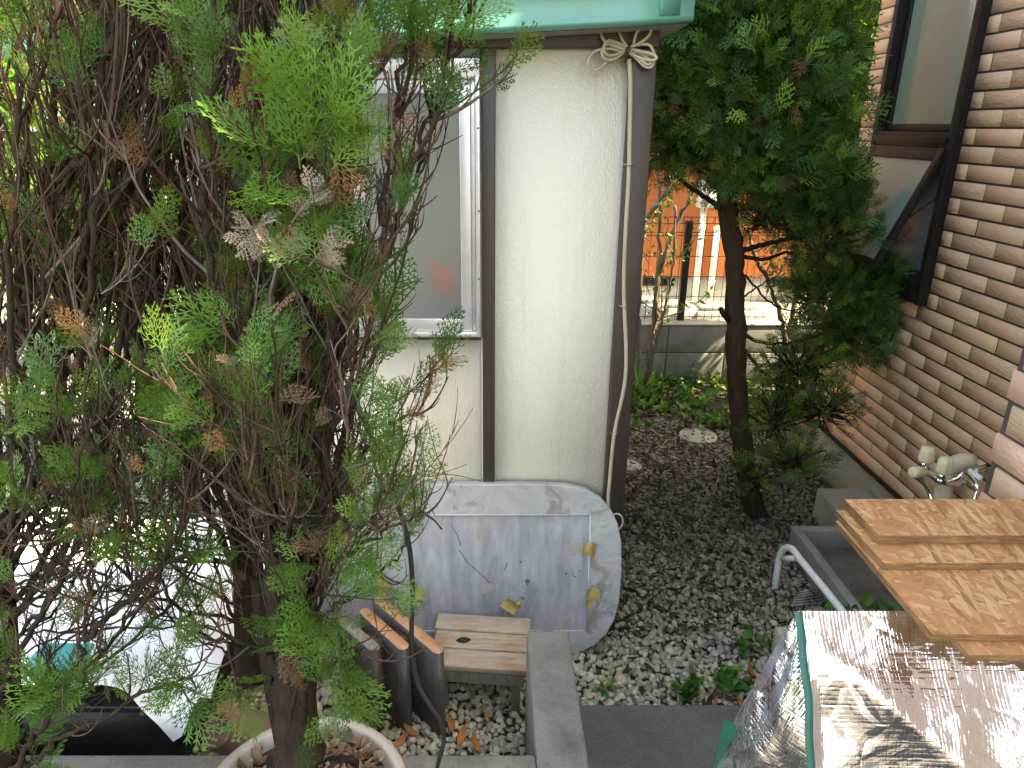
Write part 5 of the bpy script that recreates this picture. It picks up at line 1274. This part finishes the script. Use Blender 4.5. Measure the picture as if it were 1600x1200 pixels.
# ------------------------------------------------------------------ white sheet, bin and pots at the lower left
ws = thing("white_sheet", (-1.3, 1.7, 0), "bright white sheet draped over a bin behind the left conifers with a hanging pointed corner", "sheet")
m = MB(); nxs, nys = 60, 50; G = np.zeros((nxs, nys, 3))
for i in range(nxs):
    for j in range(nys):
        a, b = i/(nxs-1), j/(nys-1); x = -2.0 + 1.36*a; y = 2.0 - .62*b; z = .50 + .03*math.sin(5*a+3*b) + .012*math.sin(17*a-9*b) - .06*max(0,a-.9)*10
        G[i,j] = (x, y, z)
m.grid(G)
tipp = at(272, 1186, 1.27); front = []
for i in range(nxs):
    a = i/(nxs-1); x = -2.0 + 1.36*a; top_ = G[i,-1]; drop = .03 + .20*max(0, 1-abs(x-tipp[0])/.080)**.9
    col_ = []
    for j in range(14):
        s_ = j/13; col_.append(top_ + np.array((0, -.10*math.sin(s_*1.4) + .010*math.sin(x*40)*s_, -drop*s_ - .01*s_)) + (tipp-np.array((tipp[0],tipp[1],tipp[2])))*0)
    front.append(col_)
m.grid(np.array(front)); m.build("cloth", MAT["white_sheet"], ws, smooth=True)
bnn = thing("black_bin", (-1.25, 1.7, 0), "black plastic bin standing in shade beneath the white sheet", "bin")
m = MB(); m.prism([(-2.0,0),(-.84,0),(-.80,.33),(-2.05,.33)], 1.36, 1.95); m.build("body", MAT["black_plastic"], bnn)
m = MB(); m.cbox((-2.06,1.345,.3305),(-.79,1.97,.35), .006); m.build("rim", MAT["black_plastic"], bnn)
tl_ = thing("teal_tray", at(95, 1040, 1.28), "teal plastic tray wedged in front of the black bin at lower left", "tray")
m = MB(); a = at(60, 1052, 1.28); b = at(125, 1034, 1.28); m.cbox((a[0], 1.255, a[2]), (b[0], 1.325, b[2]), .006); m.build("body", MAT["teal"], tl_)
m = MB(); m.cbox((a[0]-.01, 1.245, b[2]+.0005), (b[0]+.01, 1.3295, b[2]+.012), .004); m.build("rim", MAT["teal"], tl_)
cp = at(340, 1135, 1.40); ip = thing("clay_pot", (cp[0], cp[1], 0), "upturned dusky pink clay pot behind the block wall beside the white sheet tip", "pot")
ax_ = Vector((-.38, -.48, .79)).to_track_quat('Z','Y').to_matrix()
m = MB(); m.lathe([(a_*.85, b_*.85) for a_, b_ in [(0,-.004),(.012,-.004),(.013,.0),(.058,.0),(.063,-.006),(.076,-.15),(.083,-.152),(.084,-.185),(.074,-.186),(.068,-.15)]], 40, cp, ax_); m.build("body", MAT["pink_clay"], ip, smooth=False)
m = MB(); m.lathe([(0,.0008),(.0055,.0008)], 14, cp + np.array(ax_ @ Vector((.02,.01,.0))), ax_); m.build("drain_hole", MAT["black_plastic"], ip)

# ------------------------------------------------------------------ sunlit greenery and a pale house behind the left conifers
def bush(name, label, c, rad, n, size, cols, seed, trunk_h):
    r = np.random.default_rng(seed); c = np.array(c, float); o = thing(name, (c[0],c[1],0), label, "tree", "sunlit trees in the background"); m = MB(); top = c[2]
    m.tube(smooth_curve([(c[0],c[1],-.02),(c[0]+.05,c[1],top*.4),(c[0]-.03,c[1]+.03,top*.8),(c[0],c[1],top+rad[2]*.4)],5), np.linspace(.07,.02,16), 9, BARK)
    for i in range(16):
        q = r.normal(0,1,3); q = nrm(q)*np.array(rad)*.8; s0 = np.array((c[0],c[1],top*r.uniform(.5,1.0))); m.tube(smooth_curve([s0, s0*.5+(c+q)*.5+(0,0,.08), c+q],4), np.linspace(.02,.005,9), 6, BARK, cap=False)
    m.build("trunk", MAT["bark"], o, smooth=True); m = MB()
    cl = r.normal(0,1,(40,3)); cl /= np.linalg.norm(cl,axis=1)[:,None]; cl = c + cl*np.array(rad)*(r.random((40,1))**.4)
    p = cl[r.integers(0,40,n)] + r.normal(0,1,(n,3))*np.array(rad)*.20; p[:,2] = np.maximum(p[:,2], .05)
    LVb = LV.copy(); LVb[:,0] *= 1.8
    scatter(m, LVb, LF, p, size*np.exp(r.normal(0,.25,n)), frames(r.normal(0,1,(n,3)), r, np.array((0,0,1.)), .7), np.array(cols)[r.integers(0,len(cols),n)]*r.uniform(.7,1.25,(n,1))); m.build("crown", MAT["broadleaf"], o)
GR = [(.10,.21,.03),(.14,.26,.035),(.08,.17,.03),(.17,.27,.04)]
bush("garden_tree", "sunlit leafy tree behind the conifers left of the shed", (-1.9, 3.6, 1.25), (.75,.5,.9), 3600, .07, GR, 1, .6)
bush("garden_tree", "taller sunlit tree at the far left behind the conifers", (-3.3, 4.3, 1.7), (.8,.6,1.1), 3600, .08, GR, 2, .6)
bush("garden_tree", "bright green tree beyond the brick corner right of the clipped conifer", (2.15, 4.35, 2.1), (.45,.22,.9), 3600, .06, GR, 3, .8)
nh = thing("pale_house", (-4, 6.4, 0), "pale house with horizontal siding glimpsed through the left conifers", "house"); nh.rotation_euler = (0, 0, math.radians(42))
m = MB()
for i in range(24): m.prism([(5.98-.0, i*.15), (5.96, i*.15), (5.98, i*.15+.149), (6.0, i*.15+.149)], -7.0, -1.6, 0)
m.build("siding", MAT["siding"], nh)
m = MB(); m.box((-7.0, 6.001, 0), (-1.6, 9, 3.62)); m.build("wall", MAT["siding"], nh)
m = MB(); m.prism([(5.6,3.63),(9.4,3.63),(7.5,4.6)], -7.3, -1.3, 0); m.build("roof", MAT["roofing"], nh)
m = MB(); m.cbox((-4.2,5.93,1.0),(-3.0,5.975,2.1), .01); hwn = m.build("window", MAT["aluminium"], nh)
m = MB(); m.box((-4.12,5.92,1.08),(-3.08,5.929,2.02)); m.build("pane", MAT["bluegrey"], hwn)
